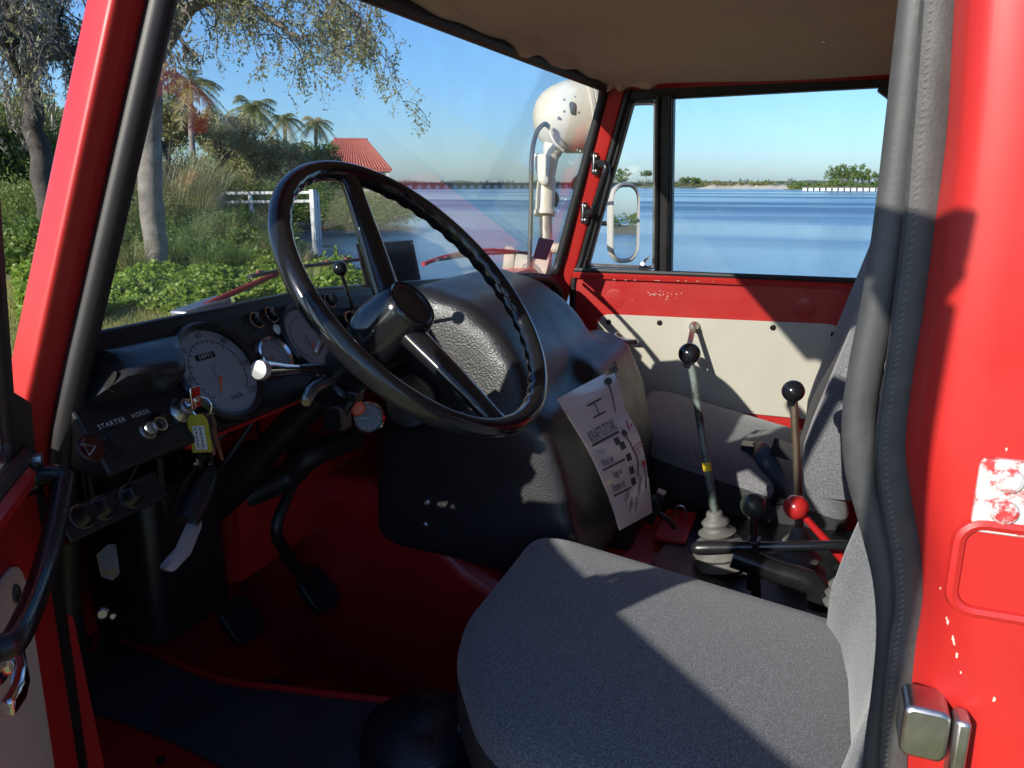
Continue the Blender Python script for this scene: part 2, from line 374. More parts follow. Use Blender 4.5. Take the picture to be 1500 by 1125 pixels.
# ---- doors (built closed, the driver's one swung open on its hinge)
def door(s, th, sh=0.0, dz=0.0):
    hx, hy = .80, .89
    def rx(x): return x if x > .35 else x + sh * (.35 - x) / .50
    root = empty('door', (hx, s * hy, 0), TRUCK)
    def P(x, z, off=0.0): return np.array([rx(x) - hx, s * (yin(z) + off - hy), z])
    sk = MB()
    lo = rpoly([(.698, 1.06), (.705, 1.592), (-.115, 1.592), (-.115, 1.06)], .03, 4)
    sk.rings([[P(x, z, 0) for x, z in lo], [P(x, z, .048) for x, z in lo]])
    sk.build('door_skin', RED, root, bevel=.006)
    if s > 0: sk = MB(); sk.rings([[P(x, z, o) for x, o in ((.69, .036), (.742, .040), (.742, .046), (.69, .047))] for z in (1.06, 1.60)]); sk.build('sun_leak_flange', RED, root); sk = MB(); sk.rings([[P(x, z, o) for x, o in ((.728, .020), (.765, .012), (.805, .016), (.805, .024), (.765, .022), (.728, .030))] for z in (1.05, 1.3, 1.55)]); sk.build('sun_leak_strip', RUBBER, root)  # flange and rubber strip added to stop sun leaking through the hinge gap
    # pressed ledge along the sill and a raised step under it
    sk = MB(); sk.rings([[P(x, z, o) for z, o in ((1.575, .001), (1.575, -.012), (1.586, -.014), (1.594, -.006), (1.594, .02))] for x in (.69, -.105)]); sk.build('sill_ledge', RED, root)
    sk = MB(); sk.tube([P(.685, 1.598, -.002), P(.3, 1.598, -.002), P(-.13, 1.598, -.002)], .0085, 8); sk.build('sill_seal', RUBBER, root)
    for x in (.56, .02):
        sk = MB(); a = P(x, 1.515, 0); sk.lathe(a, (0, -s, 0), [(.030, -.002), (.030, .0004), (.027, .0009), (.001, .0009)], 24); sk.build('blanking_disc', RED, root)
    # window frame
    fr = MB()
    def bar(p, q, w, o0, o1, nseg=6, wq=None):
        p = np.array(p, float); q = np.array(q, float); d = nrm(q - p); nn = np.array([-d[1], d[0]]); rr = []
        for k in range(nseg + 1):
            u = k / nseg; c = p + (q - p) * u; ww = w if wq is None else w + (wq - w) * u
            a = c + nn * ww / 2; b = c - nn * ww / 2
            rr.append([P(a[0], a[1], o0), P(b[0], b[1], o0), P(b[0], b[1], o1), P(a[0], a[1], o1)])
        fr.rings(rr)
    bar((.667, 1.59), (.520, 2.075), .022, .002, .044)
    bar((.545, 2.088), (-.175, 2.099), .032, .003, .043, 10)
    bar((.420, 1.60), (.424, 2.086), .050, .0, .040)
    bar((-.172, 1.585), (-.150, 2.06), .045, .002, .042)
    bar((-.163, 2.06), (-.115, 2.096), .05, .0035, .0425, 2)
    fr.rings([[P(x, z, o) for x, z in ((.640, 1.588), (.735, 1.588), (.722, 1.640), (.655, 1.668))] for o in (.003, .043)])
    fr.build('window_frame', GLOSSB if False else RUBBER, root, bevel=.004)
    for x in (.404, .436):
        c = MB(); c.tube([P(x, 1.605, -.003), P(x + .003, 2.08, -.003)], .006, 8); c.build('channel_bead', PLASTIC, root)
    # quarter light with its bright frame and catch
    q = [(.648, 1.612), (.447, 1.612), (.449, 2.066), (.514, 2.066)]
    g = MB(); g.rings([[P(x, z, .018) for x, z in q], [P(x, z, .022) for x, z in q]]); g.build('quarter_glass', DGLASS, root, smooth=False)
    g = MB(); g.tube([P(x, z, .016) for x, z in rpoly(q, .012, 4)], .0062, 8, closed=True); g.build('quarter_frame', pm('satin_alloy', (.55, .55, .54), .35, 1.0, rvar=.1), root)
    g = MB(); a = P(.475, 1.616, 0); g.box(a + [0, 0, -.004], (.028, .012, .014)); g.lathe(a + [0, -s * .004, .006], (0, -s, .2), [(.007, 0), (.008, .01), (.006, .016)], 12); g.tube([a + [0, -s * .012, .004], a + [-.008, -s * .016, .022], a + [-.022, -s * .012, .030]], .004, 8); g.build('quarter_catch', CHROME, root)
    # drop glass
    q = rpoly([(.400, 1.598), (-.155, 1.598), (-.133, 2.088), (.402, 2.088)], [.004, .004, .03, .004], 4)
    g = MB(); g.rings([[P(x, z, .018) for x, z in q], [P(x, z, .022) for x, z in q]]); g.build('drop_glass', DGLASS, root, smooth=False)
    # trim board with cup screws
    tb = MB(); po = rpoly([(.600, 1.20 + dz), (.612, 1.468 + dz), (-.085, 1.478 + dz), (-.085, 1.20 + dz)], .045, 5)
    tb.rings([[P(x, z, -.001) for x, z in po], [P(x, z, -.0055) for x, z in po]]); tb.build('trim_panel', BEIGE, root, bevel=.0015)
    for x, z in ((.575, 1.445), (.42, 1.452), (.10, 1.458), (-.06, 1.45), (.575, 1.24), (.30, 1.22), (.02, 1.215)):
        sc = MB(); sc.lathe(P(x, z + dz, -.0055), (0, -s, 0), [(.0085, 0), (.008, .002), (.005, .0035), (.0035, .002), (.0005, .002)], 14); sc.build('trim_screw', PLASTIC, root)
    # window crank
    c = MB(); a = P(.318, 1.448 + dz, -.0055); c.lathe(a, (0, -s, 0), [(.016, 0), (.015, .01), (.010, .02), (.009, .036)], 16)
    c.rings([[a + [-dx * .004 + w, -s * (.030 + dx * .10), -dz] for w, dx, dz in ((-.008, t, t * .085), (.008, t, t * .085))] + [a + [w, -s * (.038 + t * .12), -t * .085] for w in (.007, -.007)] for t in (0, .5, 1)])
    c.build('window_crank', STEEL, root, bevel=.002)
    c = MB(); c.lathe(a + [-.004, -s * .04, -.080], (0, -s, 0), [(.006, 0), (.012, .006), (.0135, .022), (.011, .034), (.004, .037)], 14); c.build('crank_knob', PLASTIC, root)
    # inner latch lever
    c = MB(); a = P(.548 - (.045 if s > 0 else 0), 1.395 + dz * 1.5, -.0055); c.lathe(a, (0, -s, 0), [(.022, 0), (.020, .006), (.012, .010), (.011, .020)], 16)
    c.rings([[a + [-t * .072, -s * (.016 + .012 * math.sin(t * 2.2)) + s * w2, h] for w2, h in ((-.006, -.010 + .003 * t), (-.006, .010 - .003 * t), (.004, .010 - .003 * t), (.004, -.010 + .003 * t))] for t in (-.15, .1, .4, .7, 1.0)])
    c.build('latch_lever', CHROME, root, bevel=.003)
    if s > 0:                                     # pull handle bolted on the driver door
        c = MB(); a = P(.668, 1.578, 0); b = P(.44, 1.53, 0); yy = np.array([0, -s, 0])
        c.tube(catmull([a, a + yy * .030, a + yy * .034 + [-.014, 0, -.010], a * .5 + b * .5 + yy * .036 + [0, 0, -.02], b + yy * .04 + [.012, 0, .0], b + yy * .028, b], 6), .0100, 10)
        c.lathe(a, yy, [(.019, 0), (.017, .006), (.013, .014)], 14); c.lathe(b, yy, [(.019, 0), (.017, .006), (.013, .014)], 14)
        c.build('pull_handle', PLASTIC, root)
        c = MB(); c.lathe(a + yy * .014 + [.004, 0, .016], yy, [(.006, -.008), (.0065, .003), (.002, .004)], 8); c.build('bolt', STEEL, root)
    root.rotation_euler[2] = -s * R(th)
    return root
DN = door(1, 51, .11, .06); DF = door(-1, 0)
DN['label'] = 'open driver door'; DF['label'] = 'closed passenger door in sunlight'
for z in (1.2, 1.5):
    mb = MB(); mb.lathe((.815, .893, z - .03), (0, 0, 1), [(.009, 0), (.009, .06)], 12); mb.box((.825, .885, z), (.03, .012, .04)); part(mb, 'door_hinge', REDW)

# ---- sill, ledge with rubber mat and red lip beside the footwell
lip = [(150, 925), (186, 937), (251, 967), (333, 998), (427, 1010), (514, 1021), (600, 1030), (690, 1046), (800, 1062)]
lp = [PZ(a, b, 1.10) for a, b in lip]; lp = catmull([(1.05, .64, 1.10)] + [p for p in lp] + [(-.2, .555, 1.10)], 3)
mb = MB(); mb.rings([[p, (p[0], .850, 1.097), (p[0], .850, .85), (p[0], p[1], .85)] for p in lp]); part(mb, 'wheel_arch_ledge', REDW, ang=30)
mb = MB(); mb.tube([p + [0, .004, .001] for p in lp], .0075, 8); part(mb, 'ledge_lip', REDW)
sp_ = sorted([tuple(PZ(a_, b_, 1.106)[:2]) for a_, b_ in ((134, 1037), (195, 1058), (255, 1082), (341, 1125))]); sxx = [-.98, .30] + [q[0] for q in sp_] + [1.1]; syy = [.80, .795] + [q[1] for q in sp_] + [sp_[-1][1] - .02]
def sy(x): return float(np.interp(x, sxx, syy))
mb = MB(); mb.rings([[(p[0], p[1] + .014, 1.101), (p[0], p[1] + .016, 1.106), (p[0], max(p[1] + .02, sy(p[0]) - .003), 1.107), (p[0], max(p[1] + .024, sy(p[0]) + .002), 1.101)] for p in lp]); part(mb, 'ledge_mat', MATBLK)
mb = MB(); mb.rings([[(x, sy(x) + .002, 1.099), (x, sy(x) + .014, 1.110), (x, .858, 1.124), (x, .885, 1.118), (x, .905, 1.09), (x, .905, .86), (x, .84, .86), (x, .84, 1.05)] for x in np.linspace(.93, -.98, 30)]); part(mb, 'door_sill', RED)
for px_, py_ in ((236, 1113),):
    p = PZ(px_, py_, 1.122); mb = MB(); mb.lathe(p + [0, 0, -.001], (0, 0, 1), [(.0065, -.002), (.0065, .0016), (.001, .0016)], 12); part(mb, 'drain_plug', PLASTIC)
mb = MB(); mb.rings([[(x, -.55, 1.09), (x, -.85, 1.09), (x, -.85, .85), (x, -.55, .85)] for x in (1.05, -.2)]); part(mb, 'wheel_arch_ledge', REDW)
mb = MB(); mb.rings([[(x, -.828, 1.118), (x, -.858, 1.124), (x, -.885, 1.118), (x, -.905, 1.09), (x, -.905, .86), (x, -.84, .86), (x, -.812, 1.08)] for x in np.linspace(.93, -.98, 6)]); part(mb, 'door_sill', RED)
mb = MB(); mb.box((.56, .43, .851), (.86, .26, .010)); part(mb, 'footwell_mat', MATBLK, bevel=.003)

# ---- rear door post on the driver side: jamb edge traced, stepped outer skin
edge = [(1398, -60), (1392, 60), (1384, 200), (1366, 330), (1350, 450), (1332, 560), (1322, 650), (1330, 720), (1344, 800), (1346, 870), (1334, 940), (1326, 1010), (1322, 1120), (1318, 1250), (1316, 1500)]
crease = [(1432, -60), (1424, 60), (1414, 200), (1400, 330), (1386, 450), (1372, 560), (1366, 650), (1372, 720), (1384, 800), (1398, 870), (1410, 940), (1420, 1010), (1432, 1120), (1440, 1250), (1450, 1500)]
E0 = catmull([PY(a, b, .862) for a, b in edge], 4); E1 = catmull([PY(a, b, .902) for a, b in crease], 4)
mb = MB(); rings = []
for a, b in zip(E0, E1):
    i0 = a + np.array([-.02, -.030, 0]); mid = a * .45 + b * .55 + np.array([0, .006, 0])
    rings.append([(-.98, .80, a[2]), i0, a + np.array([-.004, -.004, 0]), a, a * .8 + b * .2 + np.array([.001, .003, 0]), mid, b, b + np.array([-.010, .006, 0]), b + np.array([-.03, .008, 0]), (-.35, .912, b[2]), (-.98, .912, b[2])])
mb.rings(rings); POSTMB = mb; POST = part(mb, 'rear_door_post', RED, ang=60)
mb = MB(); mb.box((-.59, -.87, 1.55), (.80, .07, 1.12)); part(mb, 'rear_door_post', RED)
mb = MB(); mb.box((-.98 + .03, .0, 2.12), (.05, 1.7, .12)); part(mb, 'rear_header', RED)
# weatherstrips along the post
gs = [(1352, -60), (1338, 60), (1322, 200), (1306, 330), (1288, 440), (1268, 540), (1258, 620), (1263, 690), (1284, 770), (1303, 850), (1308, 930), (1300, 1020), (1288, 1110), (1282, 1250), (1278, 1400)]
mb = MB(); mb.tube(catmull([PY(a, b, .850) for a, b in gs], 4),   .0118, 12, flat=.75, upv=(0, 1, 0)); part(mb, 'door_weatherstrip', GREYRUB)
hs = [(1382, -60), (1373, 60), (1361, 200), (1350, 330), (1336, 440), (1320, 560), (1308, 650), (1314, 730), (1328, 810), (1332, 880), (1322, 950), (1314, 1030), (1308, 1120), (1304, 1250)]
hp = catmull([PY(a, b, .864) for a, b in hs], 6)
mb = MB(); mb.tube(hp, .0115, 10, flat=.6, upv=(0, 1, 0)); part(mb, 'edge_trim', WOVEN)
# woven chevrons on the trim strip, as raised ribs
mb = MB(); acc = 0; full = catmull([PY(a, b, .864) for a, b in hs], 40)
for i in range(1, len(full)):
    acc += np.linalg.norm(full[i] - full[i - 1])
    if acc > .0042:
        acc = 0; c = full[i] + np.array([.002, .0066, 0]); t = nrm(full[i] - full[i - 1])
        for sg in (-1, 1): mb.box(c + np.array([sg * .0026, -.0007, 0]), (.0050, .0010, .0013), np.array(Matrix.Rotation(sg * R(42), 3, 'Y')))
o = part(mb, 'trim_weave', pm('weave_thread', (.115, .113, .11), .7)); o['kind'] = 'stuff'
# latch striker, hinge plate, recess on the outer skin
a = PY(1352, 1062, .905); mb = MB()
mb.rings([[a + [u, d, v] for u, v in rrect(.030, .040, .007)] for d in (-.02, .012)], caps=True); mb.box(a + [-.022, .004, -.025], (.010, .02, .085)); part(mb, 'latch_striker', STEEL, bevel=.003)
a = PY(1473, 728, .912); mb = MB(); mb.rings([[a + [u, d, v] for u, v in rrect(.034, .050, .004)] for d in (-.002, .003)])
part(mb, 'hinge_plate', pm('chipped_plate', (.55, .05, .05), .5, .2, dirt=(.6, .58, .56), dscale=60, damt=(.42, .5)), bevel=.001)
for dz in (.012, -.009):
    mb = MB(); mb.lathe(a + [.0, .003, dz], (0, 1, 0), [(.0085, 0), (.0075, .0025), (.005, .0035), (.0035, .003), (.0005, .003)], 16); part(mb, 'plate_bolt', MATS['chipped_plate'])
a = PY(1478, 838, .912); mb = MB(); mb.tube([a + [u, .0005, v] for u, v in rrect(.062, .062, .014)], .0045, 8, closed=True); mb.rings([[a + [u, d, v] for u, v in rrect(.058, .058, .013)] for d in (-.004, .0012)]); part(mb, 'cover_plate', RED)
# seat belt hanging from the post
mb = MB(); pth = catmull([PY(1335, 40, .80), PY(1312, 300, .78), PY(1296, 470, .76), PY(1290, 640, .74), PY(1288, 800, .72)], 6); mb.tube(pth, .020, 8, flat=.06, upv=(1, 0, .1)); part(mb, 'seat_belt', pm('belt_webbing', (.015, .015, .016), .7, bump=.0006, bscale=500, bkind='voronoi'))

# chipped paint flecks on the passenger door and on the post
rng = random.Random(21); m = MB()
for k in range(26):
    q = PY(965 + rng.gauss(0, 16), 431 + rng.gauss(0, 3.5), -.8515); r_ = rng.uniform(.0006, .0022); m.lathe(q, (0, 1, 0), [(r_, -.001), (r_ * .9, .0006), (.0002, .0007)], 6)
for k in range(10):
    q = PY(880 + 18 * k + rng.gauss(0, 4), 409.5 + .3 * k, -.838); m.box(q, (rng.uniform(.002, .008), .001, .0012))
o = part(m, 'paint_chips', pm('bare_primer', (.62, .52, .42), .7)); o['kind'] = 'stuff'
m = MB(); rng = random.Random(5)
for a_, b_, r_ in ((1387, 905, .0008), (1389, 911, .0013), (1396, 935, .0016), (1398, 942, .0012), (1402, 960, .0013), (1408, 985, .0009), (1456, 1024, .0014), (1474, 658, .0008), (1378, 862, .0008)):
    q, qn = hit(POSTMB, a_, b_)
    if q is None: continue
    if qn @ (CAM - q) < 0: qn = -qn
    u_, v_ = frame(qn); m.prism([q + qn * .0001 + (u_ * math.cos(t) * .7 + v_ * math.sin(t) * 1.6) * r_ * rng.uniform(.6, 1.3) for t in np.linspace(0, 6.283, 9)[:-1]], qn * .0003)
o = part(m, 'paint_chips', MATS['bare_primer'], smooth=False); o['kind'] = 'stuff'
q, qn = hit(LINERMB, 1208, 60)
if q is not None: m = MB(); m.lathe(q, (0, 0, -1), [(.006, -.002), (.006, .002), (.003, .004), (.0005, .0042)], 12); m.build('liner_snap', CHROME, ROOF)

# ================================================================== CAB INTERIOR
D0 = np.array([.715, .666, 1.615]); DA = .56
DN_ = np.array([-math.cos(DA), 0, math.sin(DA)]); DU = np.array([math.sin(DA), 0, math.cos(DA)]); DR = np.array([0, -1.0, 0])
def DP(px, py, off=0.0): return onpl(px, py, D0 + DN_ * off, DN_)
def fx(z): return .715 + .627 * (z - 1.615)
def zo(y): return .075 * min(0, y - .40)
# ---- dashboard: one pressed panel along the cab, facing up and back
dm = MB(); rings = []
for y in (.884, .876, .80, .60, .40, .24, .10, -.05, -.20, -.28):
    o = zo(y)
    rings.append([(.83, y, 1.588 + o), (.785, y, 1.655 + o), (.768, y, 1.684 + o), (.760, y, 1.689 + o), (.752, y, 1.686 + o), (.749, y, 1.674 + o), (fx(1.668) - .002, y, 1.668 + o), (fx(1.60), y, 1.60 + o), (fx(1.556), y, 1.556 + o), (fx(1.550) + .004, y, 1.548 + o), (.70, y, 1.546 + o), (.83, y, 1.57 + o)])
dm.rings(rings); DASHB = part(dm, 'dashboard', DASH, ang=28, bevel=.003)
dm = MB(); dm.tube([(fx(1.55) + .012, y, 1.545 + zo(y)) for y in (.765, .7, .5, .3)], .004, 8); dm.build('lower_flange', RED, DASHB)
# passenger side: red bowl with a padded black rim
dm = MB(); rings = []
for y in (-.28, -.4, -.55, -.70, -.83):
    o = zo(y) - .012
    rings.append([(.83, y, 1.588 + o), (.785, y, 1.65 + o), (.762, y, 1.672 + o), (.735, y, 1.655 + o), (.715, y, 1.60 + o), (.72, y, 1.48 + o), (.80, y, 1.40 + o)])
dm.rings(rings); part(dm, 'passenger_dash', RED)
dm = MB(); dm.tube(catmull([(.745, -.26, 1.628), (.742, -.45, 1.612), (.738, -.62, 1.598), (.728, -.74, 1.575), (.71, -.795, 1.52), (.70, -.81, 1.42)], 6), .013, 10); part(dm, 'dash_rim_pad', RUBBER)
# demister slot and grille on top of the centre
dm = MB()
for k in range(6): dm.box((.772, -.02 - .03 * k, 1.664 + zo(-.02 - .03 * k)), (.006, .022, .008))
dm.build('demister_slot', PLASTIC, DASHB)

# ---- air outlet hood at the left end of the dash
vm = MB(); A = [DP(126, 592), DP(238, 582), DP(250, 497), DP(126, 523)]
c0 = sum(A) / 4; ring = []
for ins, h, up in ((0, -.004, 0), (.02, .016, .0), (.10, .034, .002), (.26, .046, .006), (.55, .050, .010), (.8, .051, .012)):
    pp = []
    for i in range(4):
        for k in range(8):
            q = A[i] * (1 - k / 8) + A[(i + 1) % 4] * (k / 8); q = c0 + (q - c0) * (1 - ins); w = (q - c0) @ DU
            pp.append(q + DN_ * (h * min(1.25, max(.12, 1.0 - 14 * w))) - DU * up * .5)
    ring.append(pp)
vm.rings(ring); VH = part(vm, 'air_outlet', pm('hood_plastic', (.025, .026, .03), .38, var=.3, vscale=20, rvar=.12), ang=60)
for (a, b, w, h, tl) in ((163, 557, .0065, .0105, .1), (152, 521, .020, .0042, .5)):
    q, qn = hit(vm, a, b)
    if q is None: continue
    if qn @ (CAM - q) < 0: qn = -qn
    ua = nrm(np.cross([0, 0, 1.0], qn)); va = np.cross(qn, ua); ua, va = ua * math.cos(tl) - va * math.sin(tl), ua * math.sin(tl) + va * math.cos(tl)
    v2 = MB(); v2.rings([[q + ua * (w * math.cos(t)) + va * (h * math.sin(t)) + qn * d for t in np.linspace(0, 2 * math.pi, 17)[:-1]] for d in (-.01, .0008)])
    v2.build('outlet_opening', pm('void_black', (.002, .002, .002), .9), VH)

# ---- instruments
def gauge(name, px, py, rad, rim, marks, nums, needle_a, extra=(), rimr=.006, n=40, dial=DIAL, a0=225, a1=-45):
    c = DP(px, py); g = empty(name, tuple(c), TRUCK); o = lambda mb, nm, m, **k: mb.build(nm, m, g, origin=c, **k).__setattr__('location', (0, 0, 0))
    P = lambda r, ang, h: c + r * (math.cos(R(ang)) * DR + math.sin(R(ang)) * DU) + DN_ * h
    m = MB(); m.lathe(c, DN_, [(rad + rimr, -.004), (rad + rimr, .007), (rad + rimr * .5, .011), (rad - .001, .008), (rad - .002, .002)], n, caps=False); o(m, 'bezel', rim)
    m = MB(); m.lathe(c, DN_, [(rad, .0005), (rad, .0018), (.0005, .0018)], n); o(m, 'dial', dial)
    m = MB(); m.lathe(c, DN_, [(rad - .001, .0065), (rad - .001, .0075), (.0005, .0075)], n); o(m, 'lens', GGLASS, smooth=False)
    m = MB()
    for k in range(marks + 1):
        a = a0 + (a1 - a0) * k / marks; r1 = rad * .72; r0 = rad * (.64 if k % 2 == 0 else .68); w = rad * .012
        t = w / rad * 57
        m.prism([P(r0, a - t, .0022), P(r1, a - t, .0022), P(r1, a + t, .0022), P(r0, a + t, .0022)], DN_ * .0003)
    for k in range(60):
        aa = a0 + (a1 - a0) * k / 60; ab = a0 + (a1 - a0) * (k + 1) / 60; m.prism([P(rad * .715, aa, .0021), P(rad * .73, aa, .0021), P(rad * .73, ab, .0021), P(rad * .715, ab, .0021)], DN_ * .0002)
    o(m, 'scale_marks', DARKINK, smooth=False)
    for i, t in enumerate(nums):
        a = a0 + (a1 - a0) * i / max(1, len(nums) - 1); q = P(rad * .86, a, .0024)
        x = textmesh(t, rad * .19, lambda u, v, q=q: q - c + u * DR + v * DU, 'numeral', DARKINK, g)
    for t, u0, v0, sz in extra:
        q = c + u0 * rad * DR + v0 * rad * DU + DN_ * .0024; textmesh(t, rad * sz, lambda u, v, q=q: q - c + u * DR + v * DU, 'lettering', DARKINK, g)
    m = MB(); tip = P(rad * .62, needle_a, .0048); s1 = P(rad * .05, needle_a + 90, .0048); s2 = P(rad * .05, needle_a - 90, .0048); m.prism([s1, s2, tip], DN_ * .0008); o(m, 'needle', NEEDLE)
    m = MB(); m.lathe(c, DN_, [(rad * .15, .003), (rad * .15, .0058), (.0005, .006)], 20); o(m, 'needle_hub', DIAL)
    return g
G = gauge('speedometer', 319, 545, .062, PLASTIC, 24, ['0', '20', '40', '60', '80', '100', '120'], 236, [('km/h', .1, -.62, .17)], rimr=.009)
gc = DP(319, 545); m = MB(); q = gc + .024 * DU - .008 * DR; m.prism([q + a * DR + b * DU + DN_ * .0024 for a, b in ((-.017, -.004), (.017, -.004), (.017, .004), (-.017, .004))], DN_ * .0004); o_ = m.build('odometer', PLASTIC, G, origin=gc); o_.location = (0, 0, 0)
textmesh('68993', .0078, lambda u, v: q - gc + u * DR + v * DU + DN_ * .0032, 'odometer_digits', INK, G, spacing=1.25)
gauge('fuel_and_oil_gauge', 452, 497, .052, PLASTIC, 10, [], 250, rimr=.008)
gauge('pressure_gauge', 399, 524, .0265, CHROME, 8, [], 190, rimr=.005, n=30)

def knob(px, py, r, mat, prof=None, off=0.0, name='knob', n=20):
    c = DP(px, py, off); m = MB(); pr = prof or [(1.25, 0), (1.25, .15), (1.0, .25), (1.0, .9), (.85, 1.1), (.6, 1.0), (.02, 1.0)]
    m.lathe(c, DN_, [(a * r, h * r) for a, h in pr], n); return part(m, name, mat)
for a, b in ((376, 469), (398, 461), (483, 441)):
    k = knob(a, b, .0095, PLASTIC, name='pull_switch'); m = MB(); c = DP(a, b, .006); m.lathe(c, DN_, [(.0128, -.002), (.0128, .001), (.0112, .001), (.0112, -.002)], 20, caps=False); m.build('ring', CHROME, k)
knob(406, 483, .0075, pm('lamp_white', (.75, .75, .72), .3), [(1.2, 0), (1.1, .3), (.7, .6), (.02, .7)], name='warning_lamp')
knob(235, 621, .0115, PLASTIC, name='push_switch'); k = DP(235, 621, .0135); m = MB(); m.lathe(k, DN_, [(.0085, -.002), (.0085, .001), (.0068, .001), (.0068, -.002)], 20, caps=False); part(m, 'switch_ring', CHROME)
knob(216, 631, .0085, STEEL, name='push_switch')
knob(166, 648, .014, PLASTIC, [(1.3, 0), (1.3, .15), (1.0, .2), (.9, .5), (.3, .5), (.02, .5)], name='rotary_switch')
c = DP(166, 648, .0075); m = MB(); m.box(c, (.004, .004, .022), np.array([DR, DN_, DU]).T); part(m, 'switch_blade', DASH)
k = knob(133, 657, .013, pm('hazard_red', (.05, .006, .006), .35), [(1.2, 0), (1.2, .1), (1, .2), (.9, .5), (.02, .5)], name='hazard_switch')
c = DP(131, 657, .0072); m = MB(); tri = [c + .0075 * (math.cos(R(t)) * DR + math.sin(R(t)) * DU) for t in (0, 120, 240)]; m.tube(tri, .0009, 6, closed=True); m.build('triangle_mark', INK, k)
for t, a, b, s_ in (('STARTER', 164, 620, .0080), ('VISKER', 206, 606, .0075)):
    c = DP(a, b, .0012); textmesh(t, s_, lambda u, v, c=c: c + u * DR + v * DU, 'panel_lettering', INK, TRUCK, spacing=1.15)
# ignition lock
k = DP(263, 603); m = MB(); m.lathe(k, DN_, [(.0165, 0), (.0165, .004), (.013, .007), (.0105, .016), (.009, .017), (.002, .017)], 8); LOCK = part(m, 'ignition_lock', STEEL)
m = MB(); m.lathe(k, DN_, [(.0075, .016), (.0075, .021), (.002, .0215)], 16); m.build('lock_barrel', CHROME, LOCK)

# keys on a ring with a yellow tag: their own thing, hanging from the lock
kp = k + DN_ * .019; KEY = empty('key_ring', tuple(kp)); tag(KEY, 'keys on a ring with a yellow plastic tag hanging from the ignition', 'keys')
def kb(mb, nm, m_, **kw):
    o = mb.build(nm, m_, KEY, origin=kp, **kw); o.location = (0, 0, 0); return o
VR = nrm(np.cross(FW, [0, 0, 1.0])); V3 = np.array([0, 0, 1.0]); VF = np.cross(VR, V3)
m = MB(); m.box(kp + DN_ * .012 + np.array([0, 0, .004]), (.003, .016, .026)); m.lathe(kp + DN_ * .004, DN_, [(.004, -.006), (.004, .012)], 8); kb(m, 'ignition_key', CHROME, bevel=.001)
rc = kp + DN_ * .014 + np.array([0, -.006, -.010]); m = MB(); m.tube([rc + .0125 * (math.cos(t) * VR + math.sin(t) * V3) for t in np.linspace(0, 6.283, 25)[:-1]], .0011, 6, closed=True); kb(m, 'split_ring', CHROME)
def strip(pts2, org, xa, za, th, mb): mb.rings([[org + a * xa + b * za + n_ * VF for a, b in pts2] for n_ in (-th / 2, th / 2)])
tg = rc + np.array([0, 0, -.0135]) + VR * (-.006); out = [(-.0125, -.044), (.0125, -.044), (.0125, -.004), (.008, .004), (-.008, .004), (-.0125, -.004)]
XA = nrm(VR + V3 * .06); ZA = np.cross(XA, VF) * -1; ZA = ZA if ZA[2] > 0 else -ZA
m = MB(); strip(rpoly(out, .003, 3), tg, XA, ZA, .0028, m); kb(m, 'tag', pm('tag_yellow', (.42, .35, .03), .35), bevel=.0005)
m = MB(); m.rings([[tg + a * XA + b * ZA + VF * n_ for a, b in ((-.0072, -.040), (.0072, -.040), (.0072, -.010), (-.0072, -.010))] for n_ in (.0013, .0019)]); kb(m, 'tag_label', pm('tag_paper', (.60, .57, .52), .6))
m = MB()
rng = random.Random(4)
for col, x0 in enumerate((-.0035, .0025)):
    z = -.012
    while z > -.037:
        l = rng.uniform(.001, .0032); m.box(tg + XA * (x0 + rng.uniform(-.0005, .0005)) + ZA * (z - l / 2) + VF * .0021, (.0016, .0003, l), np.array([XA, VF, ZA]).T); z -= l + rng.uniform(.0005, .002)
kb(m, 'handwriting', DARKINK)
for dx, ln, mt in ((.009, .052, CHROME), (.014, .060, pm('brass_key', (.45, .32, .20), .3, 1.0))):
    m = MB(); o0 = rc + np.array([0, 0, -.008]) + VR * dx * .6; za = nrm(V3 + VR * (-.18 if dx > .01 else -.08)); strip(rpoly([(-.005, 0), (.005, 0), (.006, -.016), (.003, -.02), (.0028, -ln), (-.001, -ln - .002), (-.003, -.02), (-.006, -.016)], .002, 2), o0, VR, za, .002, m); kb(m, 'key', mt)

# ---- hand throttle with black ball, round choke knob
hb_ = DP(517, 452); tp = PX(498, 393, hb_[0] - .055)
m = MB(); m.tube([hb_, tp], .0034, 8); HT = part(m, 'hand_throttle', STEEL)
m = MB(); m.ball(tp, .0115); m.build('ball_knob', GLOSSB, HT)
k = knob(516, 469, .017, PLASTIC, [(.9, 0), (.9, .5), (1.0, .6), (1.05, 1.0), (.95, 1.15), (.02, 1.15)], name='choke_knob')
m = MB(); m.lathe(DP(516, 469, .018), DN_, [(.0172, -.001), (.0172, .001), (.0145, .0014), (.0145, -.001)], 24, caps=False); m.build('ring', CHROME, k)

